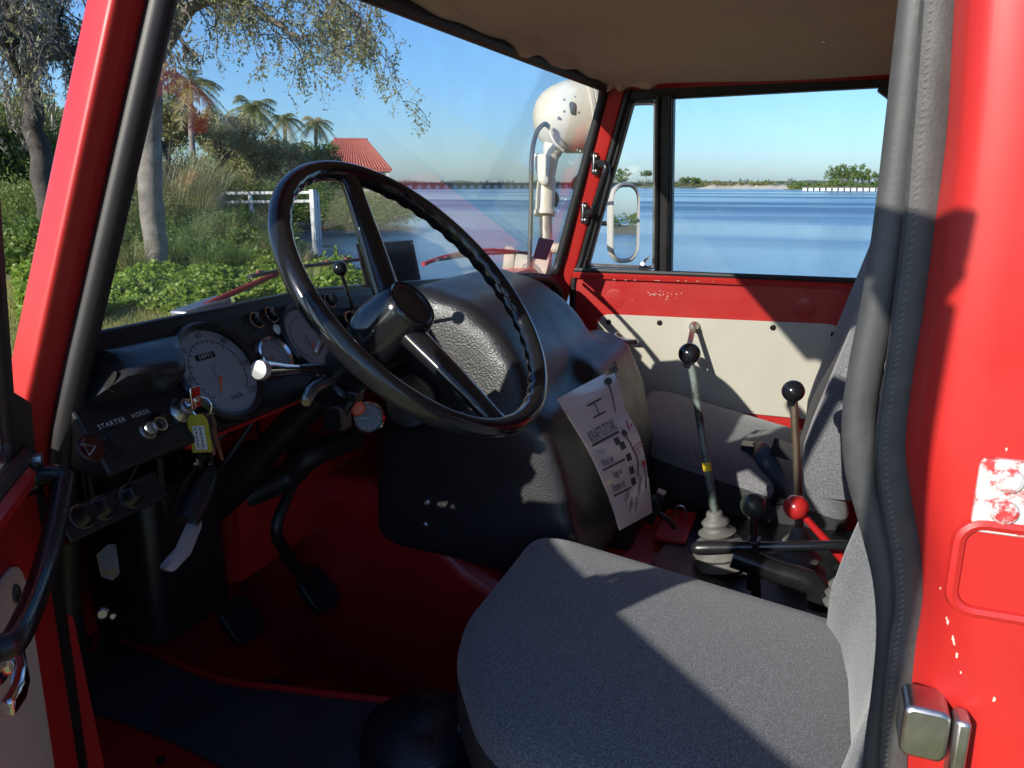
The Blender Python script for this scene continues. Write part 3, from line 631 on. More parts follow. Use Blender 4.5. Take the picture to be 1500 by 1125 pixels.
# ---- steering wheel
waz, wel, wr = 3.064, .727, .2123
WN = np.array([math.cos(wel) * math.cos(waz), math.cos(wel) * math.sin(waz), math.sin(wel)]); WC = np.array([.486, .529, 1.709])
def WPT(px, py): return onpl(px, py, WC, WN)
SW = empty('steering_wheel', tuple(WC), TRUCK)
def wp(mb, nm, m_, **kw):
    o = mb.build(nm, m_, SW, origin=WC, **kw); o.location = (0, 0, 0); return o
d_top = nrm(WPT(514, 262) - WC); d_bot = nrm(WPT(738, 628) - WC); d_bot = nrm(d_bot - WN * (d_bot @ WN))
e1 = d_top; e2 = np.cross(WN, e1)
m = MB(); N = 160; rings = []
for k in range(N):
    a = 2 * math.pi * k / N; d = math.cos(a) * e1 + math.sin(a) * e2; ring = []
    ph = (a / (2 * math.pi)) % 1.0
    for j in range(14):
        b = 2 * math.pi * j / 14; r = .0132
        if math.cos(b) < .3 and math.sin(b) < .75: r *= 1 + .11 * math.sin(a * 44) * (1 if (.06 < ph < .44 or .56 < ph < .94) else 0)
        ring.append(WC + d * (wr + r * math.cos(b)) + WN * (r * 1.12 * math.sin(b)))
    rings.append(ring)
rings.append(rings[0]); m.rings(rings, caps=False); wp(m, 'rim', GLOSSB, ang=60)
for d in (d_top, d_bot):
    side = np.cross(WN, d); m = MB(); rings = []
    for t, rw, rh in ((.028, .023, .018), (.06, .0215, .0165), (.11, .0195, .0145), (.16, .0170, .0125), (.19, .0160, .0115), (.205, .021, .0115), (.2125, .024, .008)):
        c = WC + d * t - WN * (.058 * (1 - t / .2125) ** 1.1 + .001); rings.append([c + side * rw * math.cos(b) + WN * rh * math.sin(b) for b in np.linspace(0, 2 * math.pi, 17)[:-1]])
    m.rings(rings); wp(m, 'spoke', GLOSSB, ang=60)
m = MB(); m.lathe(WC, WN, [(.024, -.150), (.030, -.140), (.031, -.118), (.044, -.110), (.0475, -.095), (.0465, -.07), (.041, -.032), (.039, -.024), (.0365, -.020), (.034, -.021)], 40, caps=False); wp(m, 'hub', GLOSSB, ang=50)
m = MB(); m.lathe(WC, WN, [(.0345, -.026), (.0345, -.0215), (.031, -.020), (.028, -.0235), (.001, -.024)], 36); wp(m, 'horn_button', pm('horn_brown', (.022, .015, .014), .35))
m = MB(); m.lathe(WC, WN, [(.023, -.145), (.023, -.40), (.034, -.42), (.034, -.80)], 20); COLU = part(m, 'steering_column', DASH)
m = MB(); m.lathe(WC, WN, [(.037, -.175), (.037, -.152), (.033, -.150), (.025, -.150)], 24); m.build('column_collar', PLASTIC, COLU)
m = MB(); cc = WC - WN * .20; m.box(cc + np.array([0, .0, -.012]), (.06, .06, .05), np.array([frame(WN)[0], frame(WN)[1], WN]).T); m.build('column_shroud', PLASTIC, COLU, bevel=.010)
# indicator stalk
sa = WC - WN * .185; p1 = PX(470, 540, sa[0] + .0); p0 = PX(384, 542, p1[0] - .01)
m = MB(); m.tube([sa, p1, p1 * .55 + p0 * .45], [.008, .008, .0062], 10); ST = part(m, 'indicator_stalk', PLASTIC)
m = MB(); m.tube([p1 * .55 + p0 * .45, p1 * .3 + p0 * .7, p0], [.0062, .0085, .0125], 14); m.build('stalk_sleeve', CHROME, ST)
m = MB(); m.lathe(p0, nrm(p0 - p1), [(.0125, -.001), (.0128, .004), (.011, .008), (.0015, .010)], 18); m.build('stalk_cap', pm('frosted_cap', (.55, .55, .55), .3, .6), ST)
m = MB(); pa = PX(462, 568, sa[0]); pb = PX(448, 590, sa[0] - .01); m.tube(catmull([sa, pa, (pa + pb) / 2 + [0, .004, 0], pb], 4), [.008] * 4 + [.009] * 4 + [.008] * 4 + [.006], 10); part(m, 'column_lever', STEEL)
# plates and brackets round the column foot
m = MB(); a = PX(470, 505, .60); m.box(a, (.006, .030, .010), np.array(Matrix.Rotation(R(-40), 3, 'X'))); part(m, 'column_bracket', STEEL, bevel=.003)
# little switch with orange button and round chromed clock below the column
c = PX(540, 612, .60); ax = nrm(CAM - c); m = MB(); m.lathe(c, ax, [(.022, -.02), (.024, -.004), (.024, .002), (.021, .005), (.0195, .003)], 28, caps=False); CK = part(m, 'round_clock', CHROME)
m = MB(); m.lathe(c, ax, [(.0205, -.002), (.0205, .0), (.0005, .0)], 28); m.build('clock_face', pm('clock_dial', (.12, .11, .11), .3), CK)
m = MB(); a1_, b1_ = frame(ax)
for k in range(12): m.box(c + ax * .0006 + .016 * (math.cos(k * .5236) * a1_ + math.sin(k * .5236) * b1_), (.002, .002, .002))
m.box(c + ax * .0008 + a1_ * .006, (.012, .0012, .0012), np.array([a1_, b1_, ax]).T); m.build('clock_marks', INK, CK)
m = MB(); m.lathe(PX(523, 597, .585), ax, [(.011, -.012), (.0115, 0), (.009, .003), (.001, .004)], 18); part(m, 'orange_button', pm('orange_plastic', (.75, .12, .04), .4))
m = MB(); q0 = PX(503, 606, .585); q1 = PX(520, 580, .57); m.tube([q0, q1], .006, 10); m.box(q1, (.018, .018, .014)); m.box(q0 + [0.01, 0, -.005], (.03, .025, .035)); part(m, 'column_switch', PLASTIC, bevel=.002)
# round black fitting between column and engine cover
c = PX(600, 590, .62); m = MB(); m.lathe(c, (-.6, .7, .1), [(.045, -.05), (.045, .0), (.040, .006), (.030, .003), (.001, .003)], 28); part(m, 'heater_knob', PLASTIC)

# ---- engine cover: padded black vinyl humps, merged and smoothed
def blk(mb, prof, yl, yr, tl=0.0, tr=0.0, z0=1.2, z1=1.66):
    """profile in x,z swept from yl to yr; sides lean in by tl / tr at the top"""
    A = []; B = []
    for x, z in prof:
        u = min(1, max(0, (z - z0) / (z1 - z0))); A.append((x, yl - tl * u * u, z)); B.append((x, yr + tr * u * u, z))
    mb.rings([A, B])
ec = MB()
blk(ec, [(.74, 1.20), (.745, 1.655), (.66, 1.672), (.57, 1.648), (.50, 1.60), (.455, 1.54), (.43, 1.46), (.42, 1.20)], .275, -.245, .07, .05)
eco = MB(); blk(eco, [(.72, 1.19), (.72, 1.42), (.52, 1.45), (.44, 1.475), (.405, 1.46), (.372, 1.38), (.345, 1.28), (.32, 1.16), (.45, 1.17)], .278, -.36, .02, .06, 1.2, 1.5)
ecp = MB(); blk(ecp, [(.60, 1.08), (.60, 1.50), (.46, 1.52), (.40, 1.495), (.362, 1.40), (.335, 1.25), (.315, 1.07)], -.06, -.40, -.03, .05, 1.2, 1.5)
ec.v += []; n0 = len(ec.v)
for q in (eco, ecp): ec.add(q.v, q.f)
EC = part(ec, 'engine_cover', LEATHER)
mo = EC.modifiers.new('remesh', 'REMESH'); mo.mode = 'VOXEL'; mo.voxel_size = .011; mo.use_smooth_shade = True
mo = EC.modifiers.new('smooth', 'SMOOTH'); mo.factor = .5; mo.iterations = 26
for p in ((625, 736), (622, 769)):
    m = MB(); m.lathe(PY(p[0], p[1], .276), (0, 1, 0), [(.0065, -.006), (.0065, .001), (.004, .003), (.0005, .003)], 12); m.build('cover_screw', STEEL, EC)
# red engine tunnel under it and the gearbox hump behind
tn = MB(); tn.rings([[(x, y, z) for y, z in ((.262, .84), (.262, zt_ - .03), (.235, zt_), (-.30, zt_), (-.33, zt_ - .03), (-.33, .84))] for x, zt_ in ((1.14, 1.30), (.70, 1.30), (.56, 1.18), (.40, 1.10), (.30, 1.085), (-.90, 1.085))]); part(tn, 'engine_tunnel', REDW, bevel=.01)
m = MB(); m.box((.245, -.20, 1.104), (.07, .16, .012)); part(m, 'tunnel_flange', REDW, bevel=.003)
m = MB(); po = rpoly([(.30, .29), (-.24, .30), (-.26, -.325), (.225, -.325)], .05, 5); m.rings([[(x, y, 1.087) for x, y in po], [(x, y, 1.099) for x, y in po]]); part(m, 'lever_plate', DASH)
# hinge clamp at the foot of the cover
m = MB(); a = PY(960, 742, -.10); m.box(a, (.02, .03, .075), np.array(Matrix.Rotation(R(-18), 3, 'Y'))); m.lathe(a + [0, .014, .02], (0, 1, 0), [(.012, 0), (.012, .012), (.004, .014)], 14); m.tube(catmull([a + [-.01, .01, -.01], a + [-.035, .01, -.025], a + [-.045, .01, -.04]], 4), .006, 8); part(m, 'cover_latch', DASH, bevel=.003)
m = MB(); a = PZ(997, 752, 1.12); m.tube(catmull([a + [.01, 0, -.02], a + [.012, 0, .012], a + [-.004, 0, .018], a + [-.012, 0, -.004], a + [-.014, 0, -.02]], 5), .003, 8); part(m, 'lashing_eye', STEEL)

# ---- instruction sheet clipped to the cover (its own thing) and the clip
TLp, TRp, BLp, BRp = PY(795, 592, .235), PY(893, 543, -.055), PY(903, 778, .175), PY(951, 752, -.035)
SHN = nrm(np.cross(TRp - TLp, BLp - TLp)); SHN = SHN if SHN @ (CAM - TLp) > 0 else -SHN
def sheet(u, v, h=0.0):
    p = TLp * (1 - u) * (1 - v) + TRp * u * (1 - v) + BLp * (1 - u) * v + BRp * u * v
    curl = .022 * math.sin(math.pi * v) * (.4 + .6 * u) + .022 * (1 - u) ** 2 * (1 - v) ** 2 - .010 * math.exp(-((v - .28) / .12) ** 2) * u
    side = (u - .5) * .05 * math.sin(math.pi * v) * -1 + .035 * math.sin(math.pi * v) * (1 - u)
    return p + SHN * (curl + h + .007) + (TRp - TLp) * side
SHT = empty('instruction_sheet', tuple(sheet(.5, 1))); tag(SHT, 'white laminated instruction sheet with lever diagrams draped over the engine cover', 'sheet')
so_ = np.array(SHT.location)
m = MB(); U = list(np.linspace(0, 1, 16)); V = list(np.linspace(0, 1, 26))
m.grid(lambda u, v: sheet(u, v), U, V); n1 = len(m.v); m.grid(lambda u, v: sheet(u, v, -.0008), U, V)
pp = m.build('sheet', pm('laminate', (.74, .71, .72), .28, coat=.5), SHT, origin=so_); pp.location = (0, 0, 0)
def pline(nm, pts, w, mat):
    mm = MB(); P_ = [np.array(p) for p in pts]
    for a, b in zip(P_[:-1], P_[1:]):
        d = nrm(b - a); nn = np.array([-d[1] * 1.0, d[0]]) * w / 2; K = 6
        rows = []
        for k in range(K + 1):
            c = a + (b - a) * k / K; rows.append([sheet(*(c + nn), .0007), sheet(*(c - nn), .0007), sheet(*(c - nn), .001), sheet(*(c + nn), .001)])
        mm.rings(rows)
    o = mm.build(nm, mat, SHT, origin=so_, smooth=False); o.location = (0, 0, 0); return o
def ptext(t, u0, v0, sz, mat, rot=0.0, asp=1.0, align='LEFT'):
    ca, sa_ = math.cos(rot), math.sin(rot)
    return textmesh(t, sz, lambda x, y: sheet(u0 + (x * ca - y * sa_) * asp, v0 - (x * sa_ + y * ca), .0009) - so_, 'lettering', mat, SHT, align=align)
pline('gate_diagram', [(.36, .135), (.62, .135)], .012, DARKINK); pline('gate_diagram', [(.36, .225), (.62, .225)], .012, DARKINK); pline('gate_diagram', [(.49, .135), (.49, .225)], .012, DARKINK)
pline('lever_drawing', [(.84, .06), (.80, .26)], .016, DARKINK); pline('lever_drawing', [(.74, .42), (.82, .62), (.74, .72)], .018, DARKINK); pline('lever_drawing', [(.93, .66), (.93, .76), (.88, .82)], .02, DARKINK)
def pdot(u, v, ru, rv, mat):
    mm = MB(); cc_ = [sheet(u + ru * math.cos(t), v + rv * math.sin(t), .0012) for t in np.linspace(0, 6.283, 15)[:-1]]; mm.prism(cc_, SHN * .0004); o = mm.build('lever_knob_drawing', mat, SHT, origin=so_); o.location = (0, 0, 0)
pdot(.85, .055, .06, .024, DARKINK); pdot(.74, .41, .045, .024, DARKINK); pdot(.93, .655, .045, .022, REDINK)
ptext('KRAFTUTTAK', .12, .335, .115, DARKINK, asp=.78); pline('rule', [(.10, .385), (.66, .385)], .016, DARKINK)
ptext('Vinsj ut', .10, .445, .07, pm('pale_print', (.45, .45, .42), .6), asp=.8); ptext('Vinsj inn', .11, .525, .085, DARKINK, asp=.8); pline('rule', [(.08, .57), (.56, .57)], .012, DARKINK)
ptext('Begge ut', .22, .63, .07, DARKINK, asp=.8); ptext('Pumpe inn', .12, .715, .085, DARKINK, asp=.8); pline('rule', [(.10, .765), (.52, .765)], .012, DARKINK)
for i, (u, v) in enumerate(((.50, .435), (.56, .48), (.60, .57), (.58, .66), (.56, .735))):
    pline('gate_block', [(u, v), (u + .10, v + .0)], .05, DARKINK)
pline('red_stroke', [(.90, .345), (.86, .41)], .018, REDINK); pline('red_stroke', [(.97, .375), (.91, .395)], .010, REDINK)
for v_, a_, b_ in ((.52, .80, 1.0), (.545, .80, .99), (.575, .80, .92)): pline('red_stroke', [(a_, v_ + .01), (b_, v_ - .01)], .009, pm('faded_red_print', (.55, .25, .27), .6))
ptext('2 WD', .30, .85, .075, DARKINK, rot=.35, asp=.8); ptext('4 WD', .36, .91, .075, DARKINK, rot=.35, asp=.8); ptext('4 WD + SPERRE', .50, .93, .065, DARKINK, rot=.45, asp=.8); pline('side_mark', [(.985, .70), (.985, .76)], .008, DARKINK)
CLP = empty('paper_clip', tuple(sheet(.97, .0))); tag(CLP, 'small black spring clip holding the sheet at its top corner', 'clip')
m = MB(); a = sheet(.97, .0, .006); m.box(a, (.012, .024, .008), np.array([nrm(np.cross(TRp - TLp, SHN)), nrm(TRp - TLp), SHN]).T); m.tube(catmull([a + SHN * .004 + [0, .008, .004], a + SHN * .010 + [.006, .006, .012], a + SHN * .010 + [.006, -.004, .012], a + SHN * .004 + [0, -.006, .004]], 5), .0012, 6); o = m.build('clip_body', PLASTIC, CLP, origin=np.array(CLP.location)); o.location = (0, 0, 0)

# ---- seats
def seat(name, outline, ztop, slope, backx, ys_, lean, lab, zh=.62):
    st = empty(name, (0, 0, 0), TRUCK); st['label'] = lab
    ol = np.array(rpoly(outline, .07, 6)); ctr = ol.mean(0)
    zz = lambda x, y: ztop + slope * (x - .40)
    RG = []
    for ins, h in ((.05, -.145), (.012, -.135), (.0, -.11), (.0, -.07), (.0, -.045), (.004, -.028), (.014, -.013), (.036, -.004), (.09, .003), (.16, .006)):
        rr = []
        for p in ol:
            d = ctr - p; L = np.linalg.norm(d); q = p + d / L * min(ins, L * .9); hh = h + (.0022 * math.sin(p[0] * 40 + p[1] * 31) if -.1 < h < -.02 else 0); rr.append((q[0], q[1], zz(q[0], q[1]) + hh))
        RG.append(rr)
    m = MB(); m.rings(RG[:5], caps=False); m.rings([RG[0], [tuple(np.array(q) * .02 + np.array([ctr[0], ctr[1], ztop - .145]) * .98) for q in RG[0]]], caps=False); m.build('cushion_border', pm('border_cloth', (.030, .029, .030), .85, bump=.0006, bscale=400), st, ang=70)
    m = MB(); m.rings(RG[4:], caps=False); m.rings([RG[-1], [(ctr[0] + (q[0] - ctr[0]) * .01, ctr[1] + (q[1] - ctr[1]) * .01, zz(ctr[0] + (q[0] - ctr[0]) * .01, 0) + .008) for q in RG[-1]]], caps=False); m.build('cushion', FABRIC, st, ang=70)
    # backrest: leaning slab with bolsters
    y0, y1 = ys_; m = MB(); rings = []
    for t in np.linspace(0, 1, 12):
        z = 1.17 + zh * t; xc = backx - lean * max(0, t - .2); w = 1.0 - .10 * max(0, t - .6) ** 1.5; e = .012 if t in (0.0, 1.0) else 0
        yc = (y0 + y1) / 2; hw = (y1 - y0) / 2 * w - e; th_ = .11 - .03 * t
        prof = [(-1, -.25), (-.99, -.02), (-.93, .022), (-.80, .026), (-.62, .008), (-.3, 0), (.3, 0), (.62, .008), (.80, .026), (.93, .022), (.99, -.02), (1, -.25), (.97, -1), (-.97, -1)]
        rings.append([(xc + (dx if dx > -.2 else (dx * th_)) - (e), yc + hw * a, z) for a, dx in prof])
    m.rings(rings); m.build('backrest', FABRIC, st, ang=70, bevel=.008, seg=3)
    # pedestal box and runners
    cx, cy = ctr; m = MB(); m.box((cx - .02, cy, (ztop - .16 + 1.09) / 2 - .02), (.40, .36, ztop - .16 - 1.02)); m.build('pedestal', DASH, st, bevel=.01)
    for sgn in (-1, 1):
        m = MB(); m.box((cx, cy + sgn * .16, ztop - .165), (.46, .022, .018)); m.build('runner', STEEL, st)
    return st
DS = seat('driver_seat', [(.405, .295), (.405, .635), (.285, .80), (-.13, .805), (-.13, .30)], 1.300, .14, -.085, (.30, .80), .16, 'dark grey cloth seat behind the steering wheel')
PS = seat('passenger_seat', [(.43, -.80), (.43, -.43), (.33, -.315), (-.12, -.31), (-.12, -.80)], 1.275, .21, -.035, (-.80, -.31), .17, 'dark grey cloth seat beside the passenger door')
# belt with buckle lying on the passenger seat, strap down its backrest
WEB = MATS['belt_webbing']
m = MB(); m.tube(catmull([(-.155, -.44, 1.66), (-.10, -.42, 1.52), (-.040, -.40, 1.38), (-.01, -.38, 1.26), (.06, -.37, 1.262)], 6), .021, 8, flat=.07, upv=(0, 1, 0)); m.build('belt_strap', WEB, PS)
m = MB(); m.tube(catmull([(.115, -.44, 1.222), (.09, -.405, 1.238), (.065, -.36, 1.222), (.045, -.325, 1.195), (.03, -.30, 1.15)], 6), .024, 8, flat=.07, upv=(.5, .5, .7)); m.box((.118, -.45, 1.228), (.03, .045, .018)); m.build('belt_buckle', PLASTIC, PS, bevel=.004)

# ---- levers behind the engine cover
def lever(name, bpx, boot_px, base_px, y, rr, bootr, lab, knobm=GLOSSB, rodm=STEEL, bend=0, rings_n=6):
    b = PY(*bpx, y); t = PY(*boot_px, y - .0); g = PY(*base_px, y); L = empty(name, tuple(g), TRUCK); L['label'] = lab
    def bb(mb, nm, mt, **k):
        o = mb.build(nm, mt, L, origin=g, **k); o.location = (0, 0, 0)
    pts = catmull([g, t, t * .45 + b * .55 + np.array([0, 0, 0]), t * .12 + b * .88 + np.array([-bend * .2, 0, 0]), b - np.array([-bend, 0, .012])], 4)
    m = MB(); m.tube(pts, [rr * 1.1] * 5 + [rr] * (len(pts) - 5), 10); bb(m, 'shaft', rodm)
    m = MB(); m.ball(b, .0215, 20, (1, 1, .98)); m.lathe(b - np.array([0, 0, .028]), (0, 0, 1), [(.0085, 0), (.010, .012)], 12); bb(m, 'ball_knob', knobm)
    m = MB(); pr = []; ax = t - g; h = np.linalg.norm(ax); N = rings_n
    for k in range(N * 4 + 1):
        u = k / (N * 4); base = bootr * (1 - u) ** .75 + rr * 1.6; pr.append((base * (1 + .16 * math.cos(2 * math.pi * u * N)), u * h - .01))
    m.lathe(g, ax, pr, 24); bb(m, 'rubber_boot', BOOT, ang=80)
    return L
L1 = lever('gear_lever', (1010, 518), (1045, 742), (1058, 830), -.06, .0078, .046, 'tall chipped gear lever with black ball next to the engine cover', rodm=pm('chipped_rod', (.20, .25, .23), .4, .4, dirt=(.03, .03, .03), dscale=18, damt=(.45, .6)), bend=.004)
L2 = lever('gear_lever', (1162, 573), (1171, 765), (1168, 850), -.08, .0078, .042, 'bare metal lever with black ball between the seats', rodm=pm('bronze_rod', (.34, .27, .20), .35, .85, var=.2, vscale=30), rings_n=4)
m = MB(); p = PY(1037, 682, -.06); m.lathe(p + [.0, 0, -.010], PY(1010, 518, -.06) - PY(1045, 742, -.06), [(.0086, 0), (.0086, .018)], 12); o = part(m, 'yellow_tape', pm('yellow_tape_mat', (.75, .55, .03), .5))
def small_lever(name, bpx, foot, y, mat, rodm, lab, r=.0225):
    b = PY(*bpx, y); L = empty(name, tuple(foot), TRUCK); L['label'] = lab
    m = MB(); m.tube(catmull([foot, foot * .5 + b * .5, b], 4), [.009, .009, .0085, .008, .0075, .007, .0065, .006, .006], 10); o = m.build('shaft', rodm, L, origin=foot); o.location = (0, 0, 0)
    m = MB(); m.ball(b, r, 20); o = m.build('ball_knob', mat, L, origin=foot); o.location = (0, 0, 0)
small_lever('small_lever', (1103, 740), PY(1108, 880, .09), .09, pm('olive_ball', (.035, .045, .038), .25), DASH, 'short lever with dull dark green ball')
small_lever('small_lever', (1166, 743), PY(1262, 850, .03), .05, pm('red_ball', (.40, .02, .02), .22, coat=.4), REDW, 'short lever with glossy red ball')
# hand brake bar across
h0 = PY(1012, 803, .12); h1 = PY(1245, 798, .10); m = MB(); m.tube([h0 * .62 + h1 * .38, h1, h1 + np.array([-.10, 0, -.02])], .0085, 12); HBK = part(m, 'hand_brake', GLOSSB)
m = MB(); m.tube(catmull([h0, h0 * .9 + h1 * .1, h0 * .75 + h1 * .25, h0 * .6 + h1 * .4], 4), [.004, .010, .0125, .013, .0135, .0135, .013, .0125, .012, .0115, .011, .011, .0105], 14); m.build('hand_grip', PLASTIC, HBK)
m = MB(); q = PY(1104, 800, .105); m.box(q, (.022, .03, .03)); m.tube([q, q + [0, 0, -.085]], .008, 8); m.build('brake_link', DASH, HBK, bevel=.003)
m = MB(); q = PY(1150, 842, .12); m.tube(catmull([q + [.09, 0, .02], q + [.02, 0, .005], q + [-.05, 0, -.01], q + [-.06, 0, -.05]], 5), .021, 12); part(m, 'brake_sleeve', PLASTIC)
m = MB(); q = PY(1236, 850, .14); m.lathe(q + [0, 0, -.05], (0, 0, 1), [(.026, 0), (.030, .008), (.022, .016), (.028, .024), (.020, .032), (.024, .040), (.016, .05)], 18); part(m, 'small_boot', BOOT)
m = MB(); cc = PZ(1180, 880, 1.105); m.tube([cc + .10 * np.array([math.cos(t), math.sin(t) * .8, 0]) for t in np.linspace(.9, 2.9, 18)], .004, 8); part(m, 'wire_hoop', STEEL)

# ---- pedals, hoses and fittings in the footwell
for (px_, py_, x_, nm) in ((352, 908, .93, 'clutch_pedal'), (466, 866, .85, 'brake_pedal')):
    c = PX(px_, py_, x_); P_ = empty(nm, tuple(c), TRUCK); m = MB()
    rot = np.array(Matrix.Rotation(R(38), 3, 'Y')); out = rrect(.085, .075, .022)
    m.rings([[c + rot @ np.array([d, v, u]) for u, v in out] for d in (-.008, .008)]); o = m.build('pad', RUBBER, P_, origin=c, bevel=.003); o.location = (0, 0, 0)
    m = MB()
    for k in range(5): m.box(c + rot @ np.array([-.009, 0, -.03 + .015 * k]), (.003, .06, .006), rot)
    o = m.build('pad_ribs', RUBBER, P_, origin=c); o.location = (0, 0, 0)
    m = MB(); top = np.array([c[0] - .06, c[1] + .01, 1.52])
    if nm == 'brake_pedal': path = catmull([c + [.01, 0, 0], PX(418, 810, .86), PX(402, 770, .86), PX(428, 700, .86), PX(430, 640, .84)], 6); rad = .015
    else: path = catmull([c + [.01, 0, 0], PX(300, 870, .95), PX(292, 780, .93), PX(300, 690, .91)], 6); rad = .012
    m.tube(path, rad, 10, flat=.8); o = m.build('arm', DASH, P_, origin=c); o.location = (0, 0, 0)
m = MB(); c = PX(560, 960, .86); m.box(c, (.012, .05, .12), np.array(Matrix.Rotation(R(-50), 3, 'Y'))); part(m, 'accelerator_pedal', RUBBER, bevel=.004)
# alloy pull lever under the dash
a = PX(287, 735, .66); b = PX(240, 834, .64); d = nrm(b - a); sd_ = nrm(np.cross(d, ray(262, 790))); m = MB(); rr = []
for t, w in ((0, .006), (.3, .0085), (.7, .009), (.96, .0085), (1, .006)):
    c = a + (b - a) * t + sd_ * (.012 * math.sin(t * 3.0)); nn = np.cross(d, sd_); rr.append([c + sd_ * w, c + nn * .003, c - sd_ * w, c - nn * .003])
m.rings(rr); PLV = part(m, 'bonnet_release', pm('dull_alloy', (.40, .40, .39), .42, .7))
m = MB(); m.lathe(a, -d, [(.014, -.03), (.016, 0), (.014, .03), (.008, .05)], 14); m.build('pivot', DASH, PLV)
# switch strip under the dash, left
a = DP(165, 742, .0) ; m = MB(); m.box(a + [.0, 0, 0], (.012, .125, .032), np.array([DN_, DR, DU]).T); SWS = part(m, 'switch_strip', DASH, bevel=.002)
for (px_, py_) in ((190, 728), (150, 745), (120, 757)):
    m = MB(); m.lathe(DP(px_, py_, .006), DN_, [(.0125, 0), (.0125, .004), (.010, .007), (.009, .014), (.007, .016), (.001, .016)], 20); m.build('switch_knob', PLASTIC, SWS)
    m = MB(); m.lathe(DP(px_, py_, .007), DN_, [(.0132, 0), (.0132, .002), (.0122, .002), (.0122, 0)], 20, caps=False); m.build('switch_ring', STEEL, SWS)
# dark fuse box, worn sticker, small chromed socket on the kick panel side
c = PX(190, 850, .90); m = MB(); m.box((.96, .80, 1.34), (.10, .09, .36)); KB = part(m, 'fuse_box', DASH, bevel=.006)
a = PX(157, 825, .90); sx, sz = nrm(np.cross(ray(157, 825), [0, 0, 1])), np.array([0, 0, 1.0]); fz = nrm(np.cross(sx, sz))
m = MB(); po = [(-.012, .016), (.004, .028), (.014, .026), (.014, -.020), (.004, -.028), (-.010, -.018)]; m.rings([[a + u * sx + v * sz + fz * d for u, v in po] for d in (-.0005, .0005)]); m.build('worn_sticker', pm('sticker_grey', (.17, .18, .22), .5, var=.3, vscale=60, dirt=(.3, .2, .08), dscale=40, damt=(.5, .6)), KB)
for q_, r_ in (((150, 899), .010), ((165, 902), .006)):
    m = MB(); m.lathe(PX(*q_, .895), (-.8, .6, .1), [(r_, -.01), (r_, .003), (r_ * .7, .005), (r_ * .6, .002), (.0005, .002)], 16); m.build('socket', STEEL, KB)
# bundle of cables beneath the dash
rng = random.Random(3)
for k in range(9):
    x0 = rng.uniform(.72, .86); y0 = rng.uniform(.45, .82); m = MB(); m.tube(catmull([(x0, y0, 1.53), (x0 + .03, y0 - .03, 1.44 + rng.uniform(-.03, .02)), (x0 + .06, y0 - .10, 1.45 + rng.uniform(-.05, .03)), (x0 + .03, y0 - .18, 1.53)], 5), rng.uniform(.0022, .005), 6); part(m, 'cable', RUBBER)
m = MB(); m.tube(catmull([PX(520, 640, .78), PX(455, 668, .80), PX(420, 700, .84), PX(330, 740, .90), PX(300, 760, 1.0)], 6), .022, 12); part(m, 'heater_hose', RUBBER)
m = MB(); m.box((.93, .60, 1.30), (.14, .16, .26)); part(m, 'heater_box', DASH, bevel=.02)
m = MB(); m.tube(catmull([PX(490, 890, .95), PX(505, 915, .93), PX(525, 940, .9), PX(520, 950, .9)], 5), .002, 6); part(m, 'thin_wire', STEEL)
# crumpled dirt and dry leaves by the pedal
m = MB(); rng = random.Random(9)
base = PX(290, 955, .99)
for k in range(70):
    p = np.array([1.02 + rng.uniform(-.05, .05), base[1] + rng.uniform(-.06, .05), .0]); p[2] = .85 + rng.uniform(.02, .03) + max(0, (p[0] - 1.0)) * 1.29
    a = rng.uniform(0, 6.28); d = np.array([math.cos(a) * .6, math.sin(a), rng.uniform(-.2, .9)]) * rng.uniform(.008, .02); m.tube([p, p + d * .5 + [0, 0, .003], p + d], [.0016, .0022, .0008], 4)
o = part(m, 'dry_leaf_litter', pm('dry_leaf', (.22, .13, .07), .8, var=.4, vscale=80)); o['kind'] = 'stuff'
# round black cap in front of the seat foot
c = PZ(622, 1102, 1.10); m = MB(); m.lathe((c[0], c[1], 1.095), (0, 0, 1), [(.085, 0), (.088, .02), (.082, .045), (.06, .062), (.03, .068), (.001, .069)], 36); part(m, 'filler_cap', pm('cap_black', (.012, .012, .016), .35, rvar=.1))
m = MB(); c = PZ(705, 1078, 1.15); m.box(c, (.05, .02, .05), np.array(Matrix.Rotation(R(25), 3, 'Y'))); m.tube([c + [.02, .0, .0], c + [-.25, .06, -.03]], .008, 8); part(m, 'seat_latch', STEEL, bevel=.003)

# ---- grab handle on the far pillar
def gh(px, py): 
    p = PY(px, py, -.80); return p
a = PY(872, 240, -.795); b = PY(856, 312, -.815); inw = nrm(np.array([-.75, .66, 0])); m = MB()
m.tube(catmull([a, a + inw * .035, a + inw * .055 + [0, 0, -.02], b + inw * .055 + [0, 0, .02], b + inw * .035, b], 6), .0105, 10); GHD = part(m, 'grab_handle', PLASTIC)
for q in (a, b):
    m = MB(); 
    for dz in (.020, -.020): m.lathe(q + [.0, 0, dz], inw, [(.0125, -.004), (.0125, .006), (.010, .008), (.006, .008), (.0055, .012), (.001, .012)], 12)
    m.box(q + inw * .002, (.012, .022, .05), np.array([inw, np.cross([0, 0, 1], inw), [0, 0, 1]]).T); m.build('handle_foot', STEEL, GHD, bevel=.002)

